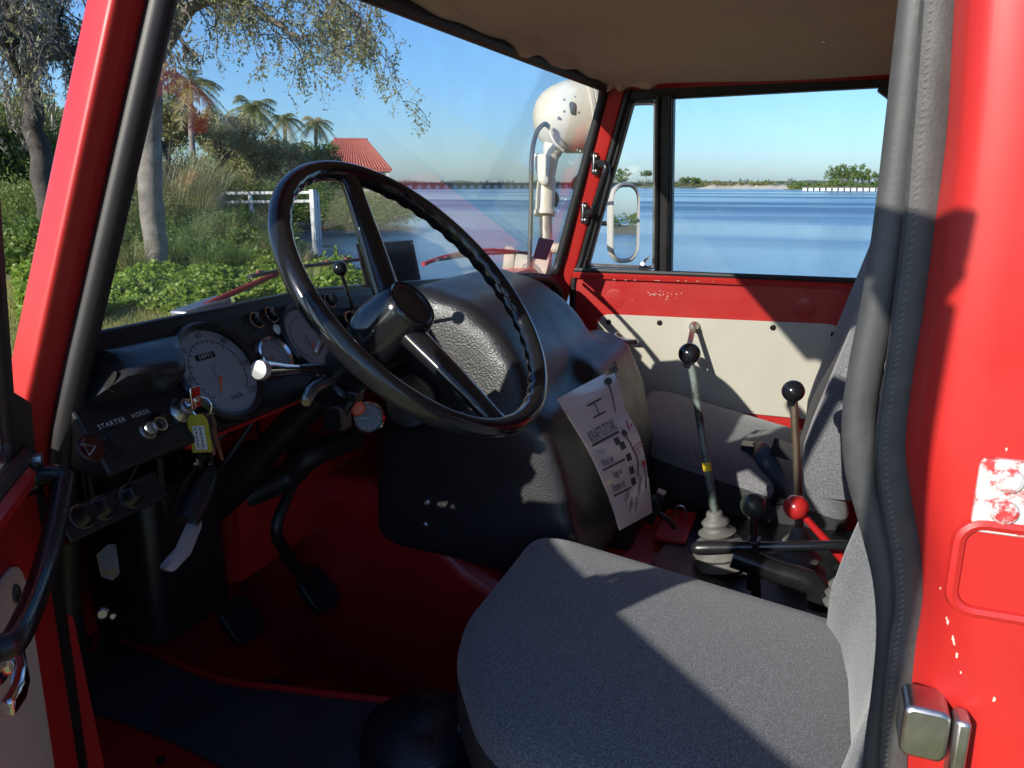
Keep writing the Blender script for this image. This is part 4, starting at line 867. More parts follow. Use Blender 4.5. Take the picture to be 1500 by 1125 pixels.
# ---- dark card standing on the dash against the windshield (own thing), second small card on the glass
def slab(name, corners_px, xf, th, mat, label, cat):
    C4 = [PX(a, b, xf(b)) for a, b in corners_px]; base = (C4[2] + C4[3]) / 2; E_ = empty(name, tuple(base)); tag(E_, label, cat)
    n_ = nrm(np.cross(C4[1] - C4[0], C4[3] - C4[0])); m = MB(); m.rings([C4, [p + n_ * th for p in C4]]); o = m.build('board', mat, E_, origin=base, bevel=.0008); o.location = (0, 0, 0); return E_, C4, n_
CARD, C4, n_ = slab('dark_card', [(523, 358), (605, 352), (617, 410), (537, 417)], lambda b: .752 - .00045 * (410 - b), .004, pm('card_navy', (.018, .018, .028), .45, var=.1), 'plain dark navy card propped on the dashboard against the windshield', 'card')
m = MB(); m.lathe(C4[1] * .93 + C4[3] * .07 - np.array([.003, 0, 0]), (-1, 0, 0), [(.002, -.002), (.002, .002), (.0005, .0025)], 10); o = m.build('rivet', CHROME, CARD, origin=np.array(CARD.location)); o.location = (0, 0, 0)
def wsx(b): return .80
q0 = onpl(797, 363, wpt(0, 1.7, -.006), WNV); E_ = empty('small_card', tuple(q0)); tag(E_, 'small blue permit card stuck inside the windshield near the lamp post', 'card')
m = MB(); pts = [onpl(a, b, wpt(0, 1.7, -.005), WNV) for a, b in ((789, 347), (811, 352), (800, 381), (780, 378))]; m.prism(pts, np.array([-.0012, 0, -.0004])); o = m.build('board', pm('permit_blue', (.07, .12, .26), .4), E_, origin=q0); o.location = (0, 0, 0)

# ---- wipers outside the windshield
def wiper(arm_px, blade_px, off, mat_arm, nm):
    q = [onpl(a, b, wpt(0, 1.7, off), WNV) for a, b in arm_px]; m = MB(); m.tube(catmull(q, 3), .0045, 8); Wp = part(m, nm, mat_arm)
    q = [onpl(a, b, wpt(0, 1.7, off - .014), WNV) for a, b in blade_px]; m = MB(); m.tube(q, .006, 8, flat=.5); m.build('wiper_blade', RUBBER, Wp)
    m = MB()
    for k in range(5):
        c = q[0] * (1 - (k + .5) / 5) + q[-1] * ((k + .5) / 5); m.box(c + [.004, 0, .003], (.006, .012, .005))
    m.build('blade_clip', mat_arm, Wp); return Wp
wiper([(272, 462), (325, 436), (385, 410), (440, 385)], [(365, 405), (430, 392), (525, 380)], .03, pm('wiper_red', (.20, .02, .02), .45), 'wiper')
wiper([(620, 387), (660, 374), (720, 366), (772, 371)], [(640, 381), (700, 372), (770, 370)], .03, pm('wiper_red2', (.42, .02, .02), .4), 'wiper')
a = onpl(296, 452, wpt(0, 1.7, .035), WNV); m = MB(); m.box(a, (.03, .09, .016), np.array(Matrix.Rotation(R(-6), 3, 'X'))); part(m, 'wiper_motor_bracket', STEEL, bevel=.003)

# ---- work lamp on its post, outside in front of the passenger side
LD = 2.55
def LP(px, py, k=0.0): return CAM + ray(px, py) * (LD + k)
LMP = empty('work_lamp', tuple(LP(797, 410)), TRUCK); LMP['label'] = 'cream work lamp on a post'
lo_ = np.array(LMP.location)
def lb(mb, nm, mt, **k):
    o = mb.build(nm, mt, LMP, origin=lo_, **k); o.location = (0, 0, 0); return o
base = LP(797, 425); top = LP(806, 232)
m = MB(); m.tube([base + (base - top) * .9, base, top * .35 + base * .65, LP(799, 318)], .021, 14); lb(m, 'post', pm('worn_post', (.42, .38, .33), .5, .3, dirt=(.25, .15, .08), dscale=20, damt=(.5, .7)))
m = MB(); m.tube([LP(798, 312), LP(799, 285), LP(801, 262)], [.032, .032, .030], 16); m.lathe(LP(798, 312), top - base, [(.036, -.008), (.036, .008)], 16); lb(m, 'clamp_sleeve', LAMPW, bevel=.002)
m = MB(); m.tube([LP(801, 268), LP(806, 240), LP(808, 222)], [.022, .024, .028], 14); m.box(LP(797, 246, -.03), (.03, .05, .085)); m.tube([LP(786, 226, -.03), LP(793, 255, -.03)], [.012, .016], 10); m.lathe(LP(797, 264, -.05), CAM - LP(797, 264), [(.016, -.02), (.016, .012), (.010, .016)], 12); lb(m, 'knuckle', LAMPW, bevel=.003)
m = MB(); m.ball(LP(811, 292, .03), .02, 10, (1, 1, 1.4)); lb(m, 'wing_nut', PLASTIC)
hc = LP(833, 172); ax = nrm(RT * .985 + UP * .16 - FW * -.12); m = MB()
prof = [(.004, -.115), (.035, -.112), (.062, -.100), (.084, -.080), (.101, -.050), (.111, -.015), (.116, .02), (.118, .048)]
m.lathe(hc, ax, prof, 40); lb(m, 'lamp_shell', LAMPW)
m = MB(); m.lathe(hc, ax, [(.118, .046), (.124, .050), (.124, .060), (.119, .064), (.124, .068), (.122, .078), (.112, .084), (.104, .082), (.001, .074)], 40); lb(m, 'lamp_rim', LAMPW)
m = MB(); m.lathe(hc, ax, [(.103, .0825), (.06, .094), (.001, .099)], 30); lb(m, 'lamp_lens', GGLASS)
m = MB()
for t in (.35, 2.4, 4.5): 
    a1_, b1_ = frame(ax); d_ = math.cos(t) * a1_ + math.sin(t) * b1_; m.box(hc + ax * .06 + d_ * .124, (.035, .02, .03), np.array([ax, np.cross(ax, d_), d_]).T)
lb(m, 'rim_clip', LAMPW, bevel=.003)
m = MB(); q = LP(838, 158, -.112); m.rings([[q + RT * u + UP * v - FW * d for u, v in rpoly([(-.010, .012), (-.004, -.020), (.008, -.020), (.012, .008), (.006, .018), (-.006, .018)], .006, 3)] for d in (-.01, .004)]); lb(m, 'toggle_switch', pm('toggle_grey', (.10, .095, .09), .5))
m = MB(); m.tube([LP(808, 226), LP(812, 212), LP(816, 200)], [.030, .036, .046], 16); lb(m, 'lamp_neck', LAMPW)
for a_, b_ in ((826, 146), (842, 142), (826, 163), (818, 172), (848, 165)):
    m = MB(); m.lathe(LP(a_, b_, -.108), -FW, [(.0035, -.02), (.0035, .002), (.001, .004)], 8); lb(m, 'rivet', STEEL)
m = MB(); m.tube(catmull([LP(803, 185, -.10), LP(797, 182, -.12), LP(786, 195, -.10), LP(779, 230, -.06), LP(778, 300, -.05), LP(776, 372, -.05), LP(775, 430, -.05)], 6), .0075, 8); lb(m, 'lamp_cable', GREYRUB)
m = MB(); m.tube(catmull([LP(803, 185, -.10), LP(812, 208, -.11), LP(826, 221, -.10)], 6), .004, 8); lb(m, 'short_wire', LAMPW)
m = MB(); m.tube([LP(750, 388, .0), LP(768, 390, .0), LP(800, 398, .0)], [.050, .046, .046], 18); m.lathe(LP(748, 386), RT * -1 + UP * .1, [(.052, -.01), (.056, 0), (.056, .02), (.040, .024), (.001, .02)], 20); lb(m, 'second_lamp', LAMPW)
m = MB(); m.lathe(LP(812, 364), RT, [(.016, -.02), (.018, .0), (.018, .02), (.01, .024)], 12); m.tube([LP(797, 366), LP(812, 364)], .010, 8); lb(m, 'post_clamp', LAMPW)
m = MB(); c_ = LP(784, 402); m.box(c_, (.03, .18, .085)); lb(m, 'marker_lens', glass('clear_plastic', (.85, .87, .88), 1.2, .25), bevel=.01)

# ---- passenger mirror on its arm outside the door
mc = PY(915, 327, -1.16); MR = empty('wing_mirror', tuple(mc), TRUCK)
MN = nrm(np.array([-.90, .435, .03])); mu_, mv_ = None, None
mx_ = nrm(np.cross([0, 0, 1.0], MN)); mz_ = np.cross(MN, mx_)
q = PY(942, 327, -1.16); hw_ = .070; hh_ = .128
out = rrect(hw_ * 2, hh_ * 2, .055, 6)
m = MB(); m.rings([[mc + u * mx_ * .93 + v * mz_ * .96 + MN * d for u, v in out] for d in (.000, .003)]); o = m.build('mirror_glass', pm('mirror_silver', (.92, .93, .94), .01, 1.0), MR, origin=mc, smooth=False); o.location = (0, 0, 0)
m = MB(); m.rings([[mc + u * mx_ * s_ + v * mz_ * s_ + MN * d for u, v in out] for d, s_ in ((-.035, .6), (-.02, .95), (-.002, 1.02), (.006, 1.02), (.009, .97), (.0025, .90))], caps=False); m.rings([[mc + u * mx_ * s_ + v * mz_ * s_ - MN * .035 for u, v in out] for s_ in (.6, .02)]); o = m.build('mirror_shell', pm('mirror_grey', (.40, .40, .38), .45), MR, origin=mc); o.location = (0, 0, 0)
m = MB(); a = np.array([.70, -.90, 1.72]); m.tube(catmull([a, a + [.05, -.12, .01], mc - MN * .10 + [0, .03, 0], mc - MN * .034], 5), .008, 8); m.tube(catmull([np.array([.69, -.90, 1.88]), a + [.05, -.13, .12], mc - MN * .08 + [0, 0, .08]], 4), .006, 8); o = m.build('mirror_arm', PLASTIC, MR, origin=mc); o.location = (0, 0, 0)

# ================================================================== THE PLACE OUTSIDE
def npmesh(name, V, F, mat, parent=None, loc=None, smooth=False):
    V = np.asarray(V, np.float32); F = np.asarray(F, np.int32); k = F.shape[1]
    if loc is not None: V = V - np.asarray(loc, np.float32)
    me = bpy.data.meshes.new(name); me.vertices.add(len(V)); me.vertices.foreach_set('co', V.ravel())
    me.loops.add(F.size); me.loops.foreach_set('vertex_index', F.ravel()); me.polygons.add(len(F)); me.polygons.foreach_set('loop_start', np.arange(0, F.size, k, dtype=np.int32))
    me.update(calc_edges=True); me.validate()
    if smooth: me.polygons.foreach_set('use_smooth', np.ones(len(F), bool))
    me.materials.append(mat); o = bpy.data.objects.new(name, me); COL.objects.link(o)
    if parent is not None: o.parent = parent
    elif loc is not None: o.location = tuple(map(float, loc))
    return o
def azpx(px): return YAW - math.atan((px - 750) / (FPX / math.cos(PIT)))      # heading of a column at the horizon
def gp(px, dist, z=0.0):
    a = azpx(px); return np.array([math.sin(a) * dist, CAM[1] - math.cos(a) * dist, z])
def zpx(py, dist): return CAM[2] - (py - 270) / (FPX / math.cos(PIT)) * dist

# ---- shoreline, ground and water
SH = [(-4000, -12.0), (-60, -12.0), (-8, -12.0), (4, -13.0), (9.5, -15.0), (13.4, -18.5), (18.7, -24.5), (28.9, -39.3), (43.6, -65.6), (68.7, -108.9), (90, -125), (4000, -125)]
shx = np.array([p[0] for p in SH]); shy = np.array([p[1] for p in SH])
def shore(x): return np.interp(x, shx, shy)
rs = np.random.RandomState(5)
def sm(a): a = np.clip(a, 0, 1); return a * a * (3 - 2 * a)
def gh_(x, y):
    d = (y - shore(x)) * .62 - 1.6 + .35 * np.sin(x * 1.3 + y * .7) * .5
    h = -2.0 + 2.0 * sm((d + 1.8) / 2.2)
    return h + .02 * np.sin(x * 2.1 + 1) * np.cos(y * 1.7) * (h > -.2)
u = np.sinh(np.linspace(-7.2, 7.2, 190)) ; u = u / u.max() * 4000
gx = np.sort(np.concatenate([u, np.linspace(-15, 30, 60)])); gy = np.sort(np.concatenate([u - 14, np.linspace(-45, 5, 90)]))
GX, GY = np.meshgrid(gx, gy, indexing='ij'); GZ = gh_(GX, GY)
V = np.stack([GX, GY, GZ], -1).reshape(-1, 3); nx, ny = GX.shape
I = np.arange(nx * ny).reshape(nx, ny); F = np.stack([I[:-1, :-1], I[1:, :-1], I[1:, 1:], I[:-1, 1:]], -1).reshape(-1, 4)
def groundmat():
    m, t, o = _new('lawn'); L = t.links; tc = t.nodes.new('ShaderNodeTexCoord'); co = tc.outputs['Object']
    b = t.nodes.new('ShaderNodeBsdfPrincipled'); b.inputs['Roughness'].default_value = .95
    c = _mix(t, _map(t, _noise(t, co, .8, 6), .35, .65), (.20, .20, .06), (.34, .30, .12)); c = _mix(t, _map(t, _noise(t, co, 18, 5), .4, .7, 0, .7), c, (.12, .15, .035))
    sp = t.nodes.new('ShaderNodeSeparateXYZ'); L.new(co, sp.inputs[0]); c = _mix(t, _map(t, sp.outputs[2], -.35, -.08), (.20, .17, .12), c)
    L.new(c, b.inputs['Base Color']); bp = t.nodes.new('ShaderNodeBump'); bp.inputs['Distance'].default_value = .05; L.new(_noise(t, co, 30, 5), bp.inputs['Height']); L.new(bp.outputs[0], b.inputs['Normal'])
    L.new(b.outputs[0], o.inputs[0]); return m
g = npmesh('ground', V, F, groundmat(), smooth=True); g['kind'] = 'structure'
def watermat():
    m, t, o = _new('bay_water'); L = t.links; tc = t.nodes.new('ShaderNodeTexCoord'); co = tc.outputs['Object']
    b = t.nodes.new('ShaderNodeBsdfPrincipled'); b.inputs['Base Color'].default_value = (.035, .085, .17, 1); b.inputs['IOR'].default_value = 1.33
    st = t.nodes.new('ShaderNodeMapping'); st.inputs['Scale'].default_value = (.006, .035, 1); st.inputs['Rotation'].default_value = (0, 0, R(-18)); L.new(co, st.inputs[0])
    band = _noise(t, st.outputs[0], 1.0, 5, .6)                       # calm lanes and wind-ruffled lanes
    L.new(_map(t, band, .4, .62, .10, .32), b.inputs['Roughness'])
    c = _mix(t, _map(t, band, .4, .62), (.050, .115, .21), (.026, .068, .15)); L.new(c, b.inputs['Base Color'])
    n1 = _noise(t, co, 1.6, 4, .6); n2 = _noise(t, co, 7.0, 3, .6); ad = t.nodes.new('ShaderNodeMath'); ad.operation = 'ADD'; L.new(n1, ad.inputs[0]); L.new(n2, ad.inputs[1])
    bp = t.nodes.new('ShaderNodeBump'); bp.inputs['Distance'].default_value = .05; L.new(_map(t, band, .4, .62, .25, .8), bp.inputs['Strength']); L.new(ad.outputs[0], bp.inputs['Height']); L.new(bp.outputs[0], b.inputs['Normal'])
    L.new(b.outputs[0], o.inputs[0]); return m
wz = -.55
w = npmesh('water', [(-5000, -5500, wz), (5000, -5500, wz), (5000, 300, wz), (-5000, 300, wz)], [(0, 1, 2, 3)], watermat()); w['kind'] = 'structure'

# ---- foliage builders
def leaves(C, n, spread, size, rs, asp=.5, droop=.0, flat=0.0):
    """n leaf faces around each centre: array of quads"""
    C = np.repeat(np.asarray(C, float), n, 0); N = len(C)
    d = rs.normal(size=(N, 3)); d /= np.linalg.norm(d, axis=1)[:, None]; p = C + d * (rs.rand(N, 1) ** .5) * np.asarray(spread)
    a = rs.normal(size=(N, 3)); a[:, 2] = a[:, 2] * (1 - flat) - droop; a /= np.linalg.norm(a, axis=1)[:, None]
    b = np.cross(a, rs.normal(size=(N, 3))); b /= np.linalg.norm(b, axis=1)[:, None]
    s = size * (.6 + .8 * rs.rand(N, 1)); l = a * s; w_ = b * s * asp * .5
    V = np.stack([p - l * .5, p + w_ - l * .02, p + l * .5, p - w_ - l * .02], 1).reshape(-1, 3); F = np.arange(4 * N).reshape(N, 4); return V, F
def merge(L):
    Vs, Fs, n = [], [], 0
    for V, F in L: Vs.append(V); Fs.append(F + n); n += len(V)
    return np.concatenate(Vs), np.concatenate(Fs)
LF_MID = leafmat('leaf_mid', (0.101, 0.176, 0.034), (0.230, 0.297, 0.068))
LF_DARK = leafmat('leaf_dark', (0.054, 0.101, 0.024), (0.128, 0.182, 0.047))
LF_OLIVE = leafmat('leaf_olive', (0.189, 0.203, 0.061), (0.365, 0.338, 0.121))
LF_BRIGHT = leafmat('leaf_bright', (0.170, 0.280, 0.025), (0.360, 0.440, 0.080))
LF_PALE = leafmat('leaf_pale', (0.257, 0.270, 0.115), (0.459, 0.432, 0.203))
LF_PALM = leafmat('leaf_palm', (0.189, 0.230, 0.068), (0.405, 0.392, 0.149))
LF_DRY = leafmat('leaf_dry', (0.459, 0.365, 0.162), (0.600, 0.567, 0.297))
GRASSM = leafmat('grass_blade', (0.240, 0.260, 0.060), (0.460, 0.420, 0.150))
MOSS = leafmat('spanish_moss', (.16, .155, .13), (.28, .27, .23), .2)
BARK = pm('bark_grey', (.20, .175, .15), .9, var=.35, vscale=3, bump=.02, bscale=9)
BARKD = pm('bark_dark', (.055, .047, .042), .9, var=.35, vscale=3, bump=.02, bscale=9)

def bush_mesh(seed, mat, w=1.0, h=1.0, nl=1500, lsz=.12, lumps=9):
    rs = np.random.RandomState(seed); C = []
    for k in range(lumps):
        a = rs.rand() * 6.28; r = .62 * rs.rand() ** .6; C.append((w * r * math.cos(a), w * r * math.sin(a), h * (.22 + .55 * rs.rand() * (1 - .5 * r))))
    n = nl // lumps
    L = [leaves([c], n, np.array([.42 * w, .42 * w, .32 * h]) * (.6 + .6 * rs.rand()), lsz, rs) for c in C]
    L.append(leaves([(0, 0, h * .35)], nl // 4, np.array([.75 * w, .75 * w, .5 * h]), lsz, rs))
    for k in range(14):                                            # shoots breaking the outline
        a = rs.rand() * 6.28; r = rs.rand() * .7 * w; z = h * (.6 + .5 * rs.rand()); L.append(leaves([(r * math.cos(a), r * math.sin(a), z - q * .1 * h) for q in range(3)], 7, np.array([.07, .07, .12]) * h, lsz * .9, rs))
    V, F = merge(L); V[:, 2] = np.maximum(V[:, 2], .0); return V, F
BM = {}
for nm, mt, sd_ in (('mid', LF_MID, 1), ('dark', LF_DARK, 2), ('olive', LF_OLIVE, 3), ('bright', LF_BRIGHT, 4), ('mid2', LF_MID, 5), ('pale', LF_PALE, 6), ('tmid', LF_MID, 7), ('tolive', LF_OLIVE, 8), ('tpale', LF_PALE, 9), ('tdark', LF_DARK, 10)):
    V, F = bush_mesh(sd_, mt, nl=2600, lsz=.11) if nm[0] != 't' else bush_mesh(sd_, mt, nl=11000, lsz=.042, lumps=16); o = npmesh('bush', V, F, mt); BM[nm] = o.data; bpy.data.objects.remove(o)
rb_ = random.Random(11)
KD = {'mid': 'mid green', 'mid2': 'mid green', 'dark': 'dark green', 'olive': 'olive', 'pale': 'pale olive', 'bright': 'bright green', 'tmid': 'mid green', 'tdark': 'dark green', 'tolive': 'olive', 'tpale': 'pale olive'}
def bush(kind, px, dist, wid, hgt, label, group, name='bush'):
    o = bpy.data.objects.new(name, BM[kind]); COL.objects.link(o); p = gp(px, dist)
    o.location = (p[0], p[1], max(-.5, float(gh_(p[0], p[1])) - .04)); o.scale = (wid, wid * rb_.uniform(.85, 1.1), hgt); o.rotation_euler[2] = rb_.uniform(0, 6.28)
    tag(o, label.replace('KIND', KD[kind]), 'bush', (group + ', ' + KD[kind]) if group else None); return o
GB = 'bushes massed on the left bank'
# back rows first (tall hedge of scrub), then the nearer dark and olive shrubs
for k in range(26):
    px_ = -30 + 590 * (k + rb_.uniform(-.3, .3)) / 25; bush(rb_.choice(['tmid', 'tolive', 'tolive', 'tpale', 'tdark']), px_, rb_.uniform(44, 62), rb_.uniform(3.0, 4.4), rb_.uniform(2.8, 4.6) * (1.0 if px_ < 340 else .8 if px_ < 480 else .5), 'tall KIND bush in the rough hedge below the palms', 'tall bushes below the palms')
for k in range(20):
    px_ = -40 + 420 * (k + rb_.uniform(-.3, .3)) / 19; bush(rb_.choice(['tmid', 'tdark', 'tmid', 'tolive']), px_, rb_.uniform(26, 34), rb_.uniform(1.6, 2.6), rb_.uniform(1.2, 2.4) * (1.2 if px_ < 260 else .5), 'KIND leafy bush on the bank behind the bright creeper', GB)
for k in range(15):
    px_ = -30 + 450 * (k + rb_.uniform(-.3, .3)) / 14; bush(rb_.choice(['dark', 'mid', 'mid2']), px_, rb_.uniform(18.5, 23), rb_.uniform(1.2, 1.7), rb_.uniform(.7, 1.15), 'low KIND bush at the foot of the bank beside the creeper', 'low bushes at the foot of the bank')
bush('bright', 487, 17.5, .75, .95, 'sunlit yellow green shrub by the water behind the steering wheel', None)
bush('bright', 350, 26, .8, 1.3, 'light green shrub in front of the white rail', None)
for px_, d_, k_ in ((495, 70, 'tolive'), (512, 76, 'tdark'), (528, 80, 'tmid'), (480, 64, 'tpale'), (505, 60, 'tmid')): bush(k_, px_, d_, 2.2, rb_.uniform(1.2, 2.2), 'KIND bush on the point below the red roofed house', 'bushes below the red roofed house')
# far left thicket beyond the oak
for k in range(7): bush(rb_.choice(['tolive', 'tmid', 'tpale']), -40 + 26 * k, rb_.uniform(34, 42), 3.2, rb_.uniform(4.5, 6.5), 'tall KIND bush in the thicket behind the mossy oak', 'thicket behind the mossy oak')

# ---- tall dry grass tufts
V, F = merge([(lambda V_, F_: (V_, F_))(*leaves([(0, 0, 0)], 1, .01, .01, rs))])
def tuft_mesh(seed, n=260, h=1.0, spread=.45):
    rs = np.random.RandomState(seed); Vs = []; Fs = []; c = 0
    for k in range(n):
        a = rs.rand() * 6.28; r = spread * rs.rand() ** .7 * .5; b = np.array([r * math.cos(a), r * math.sin(a), 0]); a2 = a + rs.normal() * .6; L = h * (.5 + .6 * rs.rand()); ln = .25 + .5 * rs.rand(); wd = .012
        d = np.array([math.cos(a2), math.sin(a2), 0]); s = np.array([-d[1], d[0], 0]) * wd; prev = None
        for q in range(5):
            u_ = q / 4; p = b + d * L * ln * u_ ** 2 + np.array([0, 0, L * (u_ - .25 * ln * u_ ** 3)]); Vs += [p - s * (1 - u_ * .9), p + s * (1 - u_ * .9)]
            if q: Fs.append((c + 2 * q - 2, c + 2 * q - 1, c + 2 * q + 1, c + 2 * q))
        c += 10
    return np.array(Vs), np.array(Fs)
TM = []
for sd_, mt in ((1, LF_DRY), (2, LF_OLIVE), (3, LF_MID)):
    V, F = tuft_mesh(sd_); o = npmesh('grass_tuft', V, F, mt); TM.append(o.data); bpy.data.objects.remove(o)
for (px_, d_, h_, kd) in [(268, 36, 3.6, 0), (300, 37, 3.0, 0), (238, 34, 3.2, 0), (285, 33, 2.2, 1), (255, 30, 2.0, 1), (30, 27, 2.0, 1), (75, 26, 1.8, 1), (100, 24, 1.6, 1), (200, 22, 1.4, 2), (270, 21, 1.3, 2), (320, 21.5, 1.2, 1), (240, 18, 1.1, 2), (290, 16.5, 1.0, 2), (180, 17, 1.0, 1), (395, 19, 1.0, 1), (340, 17, .9, 2), (50, 20, 1.6, 2), (430, 18, .8, 0), (445, 14.5, .5, 0), (420, 15, .5, 0)]:
    o = bpy.data.objects.new('grass_tuft', TM[kd]); COL.objects.link(o); p = gp(px_, d_); o.location = (p[0], p[1], float(gh_(p[0], p[1])) - .02); o.scale = (h_ * .9, h_ * .9, h_); o.rotation_euler[2] = rb_.uniform(0, 6.28)
    tag(o, 'clump of tall arching grass among the bushes' if kd else 'clump of tall dry tan grass among the bushes', 'grass', 'tall grass clumps on the bank' if kd else 'dry grass clumps on the bank')

# ---- lawn blades and creeper leaves in the strip that shows over the dash (uncountable)
rg = np.random.RandomState(8); N = 170000
a = YAW - np.arctan((rg.uniform(-900, 760, N) - 750) / (FPX / math.cos(PIT))); dd = 4.0 + 14.0 * rg.rand(N) ** .7; X_ = np.sin(a) * dd; Y_ = CAM[1] - np.cos(a) * dd
ok = Y_ > shore(X_) + 1.2; X_, Y_ = X_[ok], Y_[ok]; N = len(X_); h_ = .04 + .08 * rg.rand(N); th_ = rg.rand(N) * 6.28; ln = rg.normal(size=(N, 2)) * .035; Z_ = gh_(X_, Y_)
wv = np.stack([np.cos(th_), np.sin(th_)], -1) * .006
V = np.zeros((N, 3, 3)); V[:, 0, 0] = X_ - wv[:, 0]; V[:, 0, 1] = Y_ - wv[:, 1]; V[:, 1, 0] = X_ + wv[:, 0]; V[:, 1, 1] = Y_ + wv[:, 1]; V[:, 0, 2] = V[:, 1, 2] = Z_ - .005; V[:, 2, 0] = X_ + ln[:, 0]; V[:, 2, 1] = Y_ + ln[:, 1]; V[:, 2, 2] = Z_ + h_
o = npmesh('lawn_grass', V.reshape(-1, 3), np.arange(3 * N).reshape(N, 3), GRASSM); tag(o, 'short yellow green lawn beside the truck', 'grass', None, 'stuff')
N = 42000; a = YAW - np.arctan((rg.uniform(0, 560, N) - 750) / (FPX / math.cos(PIT))); dd = 12.2 + 6.5 * rg.rand(N); dd += .5 * np.sin(a * 40); X_ = np.sin(a) * dd; Y_ = CAM[1] - np.cos(a) * dd; ok = Y_ > shore(X_) + .5; X_, Y_ = X_[ok], Y_[ok]
hh = .30 * np.abs(np.sin(X_ * 2.3) * np.cos(Y_ * 1.9)) + .16; C_ = np.stack([X_, Y_, gh_(X_, Y_) + hh * (.25 + .75 * rg.rand(len(X_)))], -1)
V, F = leaves(C_, 2, .05, .088, rg, .7, flat=.5); o = npmesh('creeper', V, F, LF_BRIGHT); tag(o, 'bright green leafy creeper covering the ground past the lawn', 'ground cover', None, 'stuff')

# ---- trees
class Tree:
    def __init__(s, seed): s.rs = np.random.RandomState(seed); s.w = MB(); s.tips = []
    def limb(s, pts, r0, r1, n=8, twig=0, tl=1.0, droop=.3, start=.3, sub=2, wig=.06):
        P = catmull(pts, 5); k = len(P); jit = [p + s.rs.normal(size=3) * wig * (r0 * 2) for p in P]; jit[0] = P[0]
        s.w.tube(jit, list(np.linspace(r0, r1, k) * (1 + .12 * s.rs.rand(k))), n)
        for _ in range(twig):
            i = int(k * (start + (1 - start) * s.rs.rand())); i = min(i, k - 2); d = nrm(jit[i + 1] - jit[i]); q = nrm(d * .7 + s.rs.normal(size=3) * .8); L = tl * (.5 + .8 * s.rs.rand())
            s.twig(jit[i], q, L, max(.012, r1 * .6), droop, sub)
    def twig(s, p, d, L, r, droop, sub):
        pts = [p]; dd = np.array(d)
        for k in range(5): dd = nrm(dd + s.rs.normal(size=3) * .22 - np.array([0, 0, droop * .22])); pts.append(pts[-1] + dd * L / 5)
        s.w.tube(pts, list(np.linspace(r, r * .35, 6)), 5, caps=False); s.tips += pts[2:]
        if sub > 0:
            for k in range(3):
                i = s.rs.randint(1, 6); s.twig(pts[i], nrm(dd + s.rs.normal(size=3) * .9), L * .6, r * .6, droop * 1.2, sub - 1)
    def done(s, name, label, base, bark, leafm, nleaf, spread, lsz, asp=.45, droop=.4, cat='tree', group=None, moss=0):
        T = empty(name, tuple(base)); tag(T, label, cat, group)
        o = s.w.build('trunk', bark, T, origin=base, ang=80); o.location = (0, 0, 0)
        if nleaf: V, F = leaves(s.tips, nleaf, spread, lsz, s.rs, asp, droop); npmesh('crown', V - np.array(base), F, leafm, T)
        if moss:
            idx = s.rs.choice(len(s.tips), min(moss, len(s.tips)), False); C = []
            for i in idx:
                L = .4 + .9 * s.rs.rand()
                for q in range(8): C.append(s.tips[i] + np.array([s.rs.normal() * .05, s.rs.normal() * .05, -L * q / 8]))
            V, F = leaves(C, 5, .06, .22, s.rs, .12, 2.0); npmesh('hanging_moss', V - np.array(base), F, MOSS, T)
        return T
def tp_(px, py, d): 
    q = gp(px, d); return np.array([q[0], q[1], zpx(py, d)])
# mossy dark oak at the far left
D = 24.; T = Tree(3); b_ = gp(66, D); b_[2] = float(gh_(b_[0], b_[1])) - .1
T.limb([b_, tp_(66, 300, D), tp_(63, 200, D), tp_(58, 130, D)], .29, .22, 10)
T.limb([tp_(58, 135, D), tp_(40, 100, D - 1), tp_(15, 80, D - 2), tp_(-10, 40, D - 3), tp_(-40, 10, D - 3)], .25, .10, 8, 9, 1.8, .8)
T.limb([tp_(60, 130, D), tp_(45, 60, D), tp_(38, 20, D), tp_(30, -30, D), tp_(40, -80, D)], .22, .09, 8, 12, 1.8, .9)
T.limb([tp_(62, 135, D), tp_(90, 115, D - .5), tp_(120, 112, D - 1), tp_(160, 95, D - 1), tp_(200, 70, D)], .18, .06, 8, 14, 1.7, .9)
T.limb([tp_(50, 80, D), tp_(75, 40, D - 1), tp_(95, 10, D - 1), tp_(130, -30, D - 1)], .13, .05, 7, 12, 1.6, .7)
T.limb([tp_(62, 130, D), tp_(85, 60, D + 1), tp_(110, 0, D + 2), tp_(150, -60, D + 2)], .15, .05, 7, 10, 1.6, .7)
T.done('oak_tree', 'old dark oak hung with grey moss beyond the open door', b_, BARKD, LF_PALE, 2, .30, .10, moss=420)
# pale tree leaning behind the windshield pillar, with long feathery boughs
D = 17.; T = Tree(7); b_ = gp(214, D); b_[2] = float(gh_(b_[0], b_[1])) - .1
T.limb([b_, tp_(221, 250, D), tp_(230, 180, D), tp_(240, 125, D)], .21, .19, 10)
T.limb([tp_(238, 130, D), tp_(262, 80, D - .3), tp_(285, 40, D - .6), tp_(300, 0, D - .8), tp_(305, -60, D - 1)], .17, .09, 8, 8, 1.3, .6)
T.limb([tp_(242, 120, D), tp_(285, 65, D), tp_(312, 44, D - .3), tp_(350, 32, D - .6), tp_(390, 42, D - 1), tp_(430, 66, D - 1.2), tp_(456, 80, D - 1.4)], .14, .03, 8, 16, 1.0, .9, .35)
T.limb([tp_(305, 50, D), tp_(350, 15, D - .5), tp_(420, 5, D - 1), tp_(480, 18, D - 1.4), tp_(530, 40, D - 1.6), tp_(560, 85, D - 1.8)], .07, .02, 7, 26, 1.0, .9, .2)
T.limb([tp_(300, 0, D - .8), tp_(360, -40, D - 1), tp_(440, -40, D - 1.4), tp_(520, -20, D - 1.8), tp_(560, 20, D - 2)], .08, .02, 7, 26, 1.0, .9, .2)
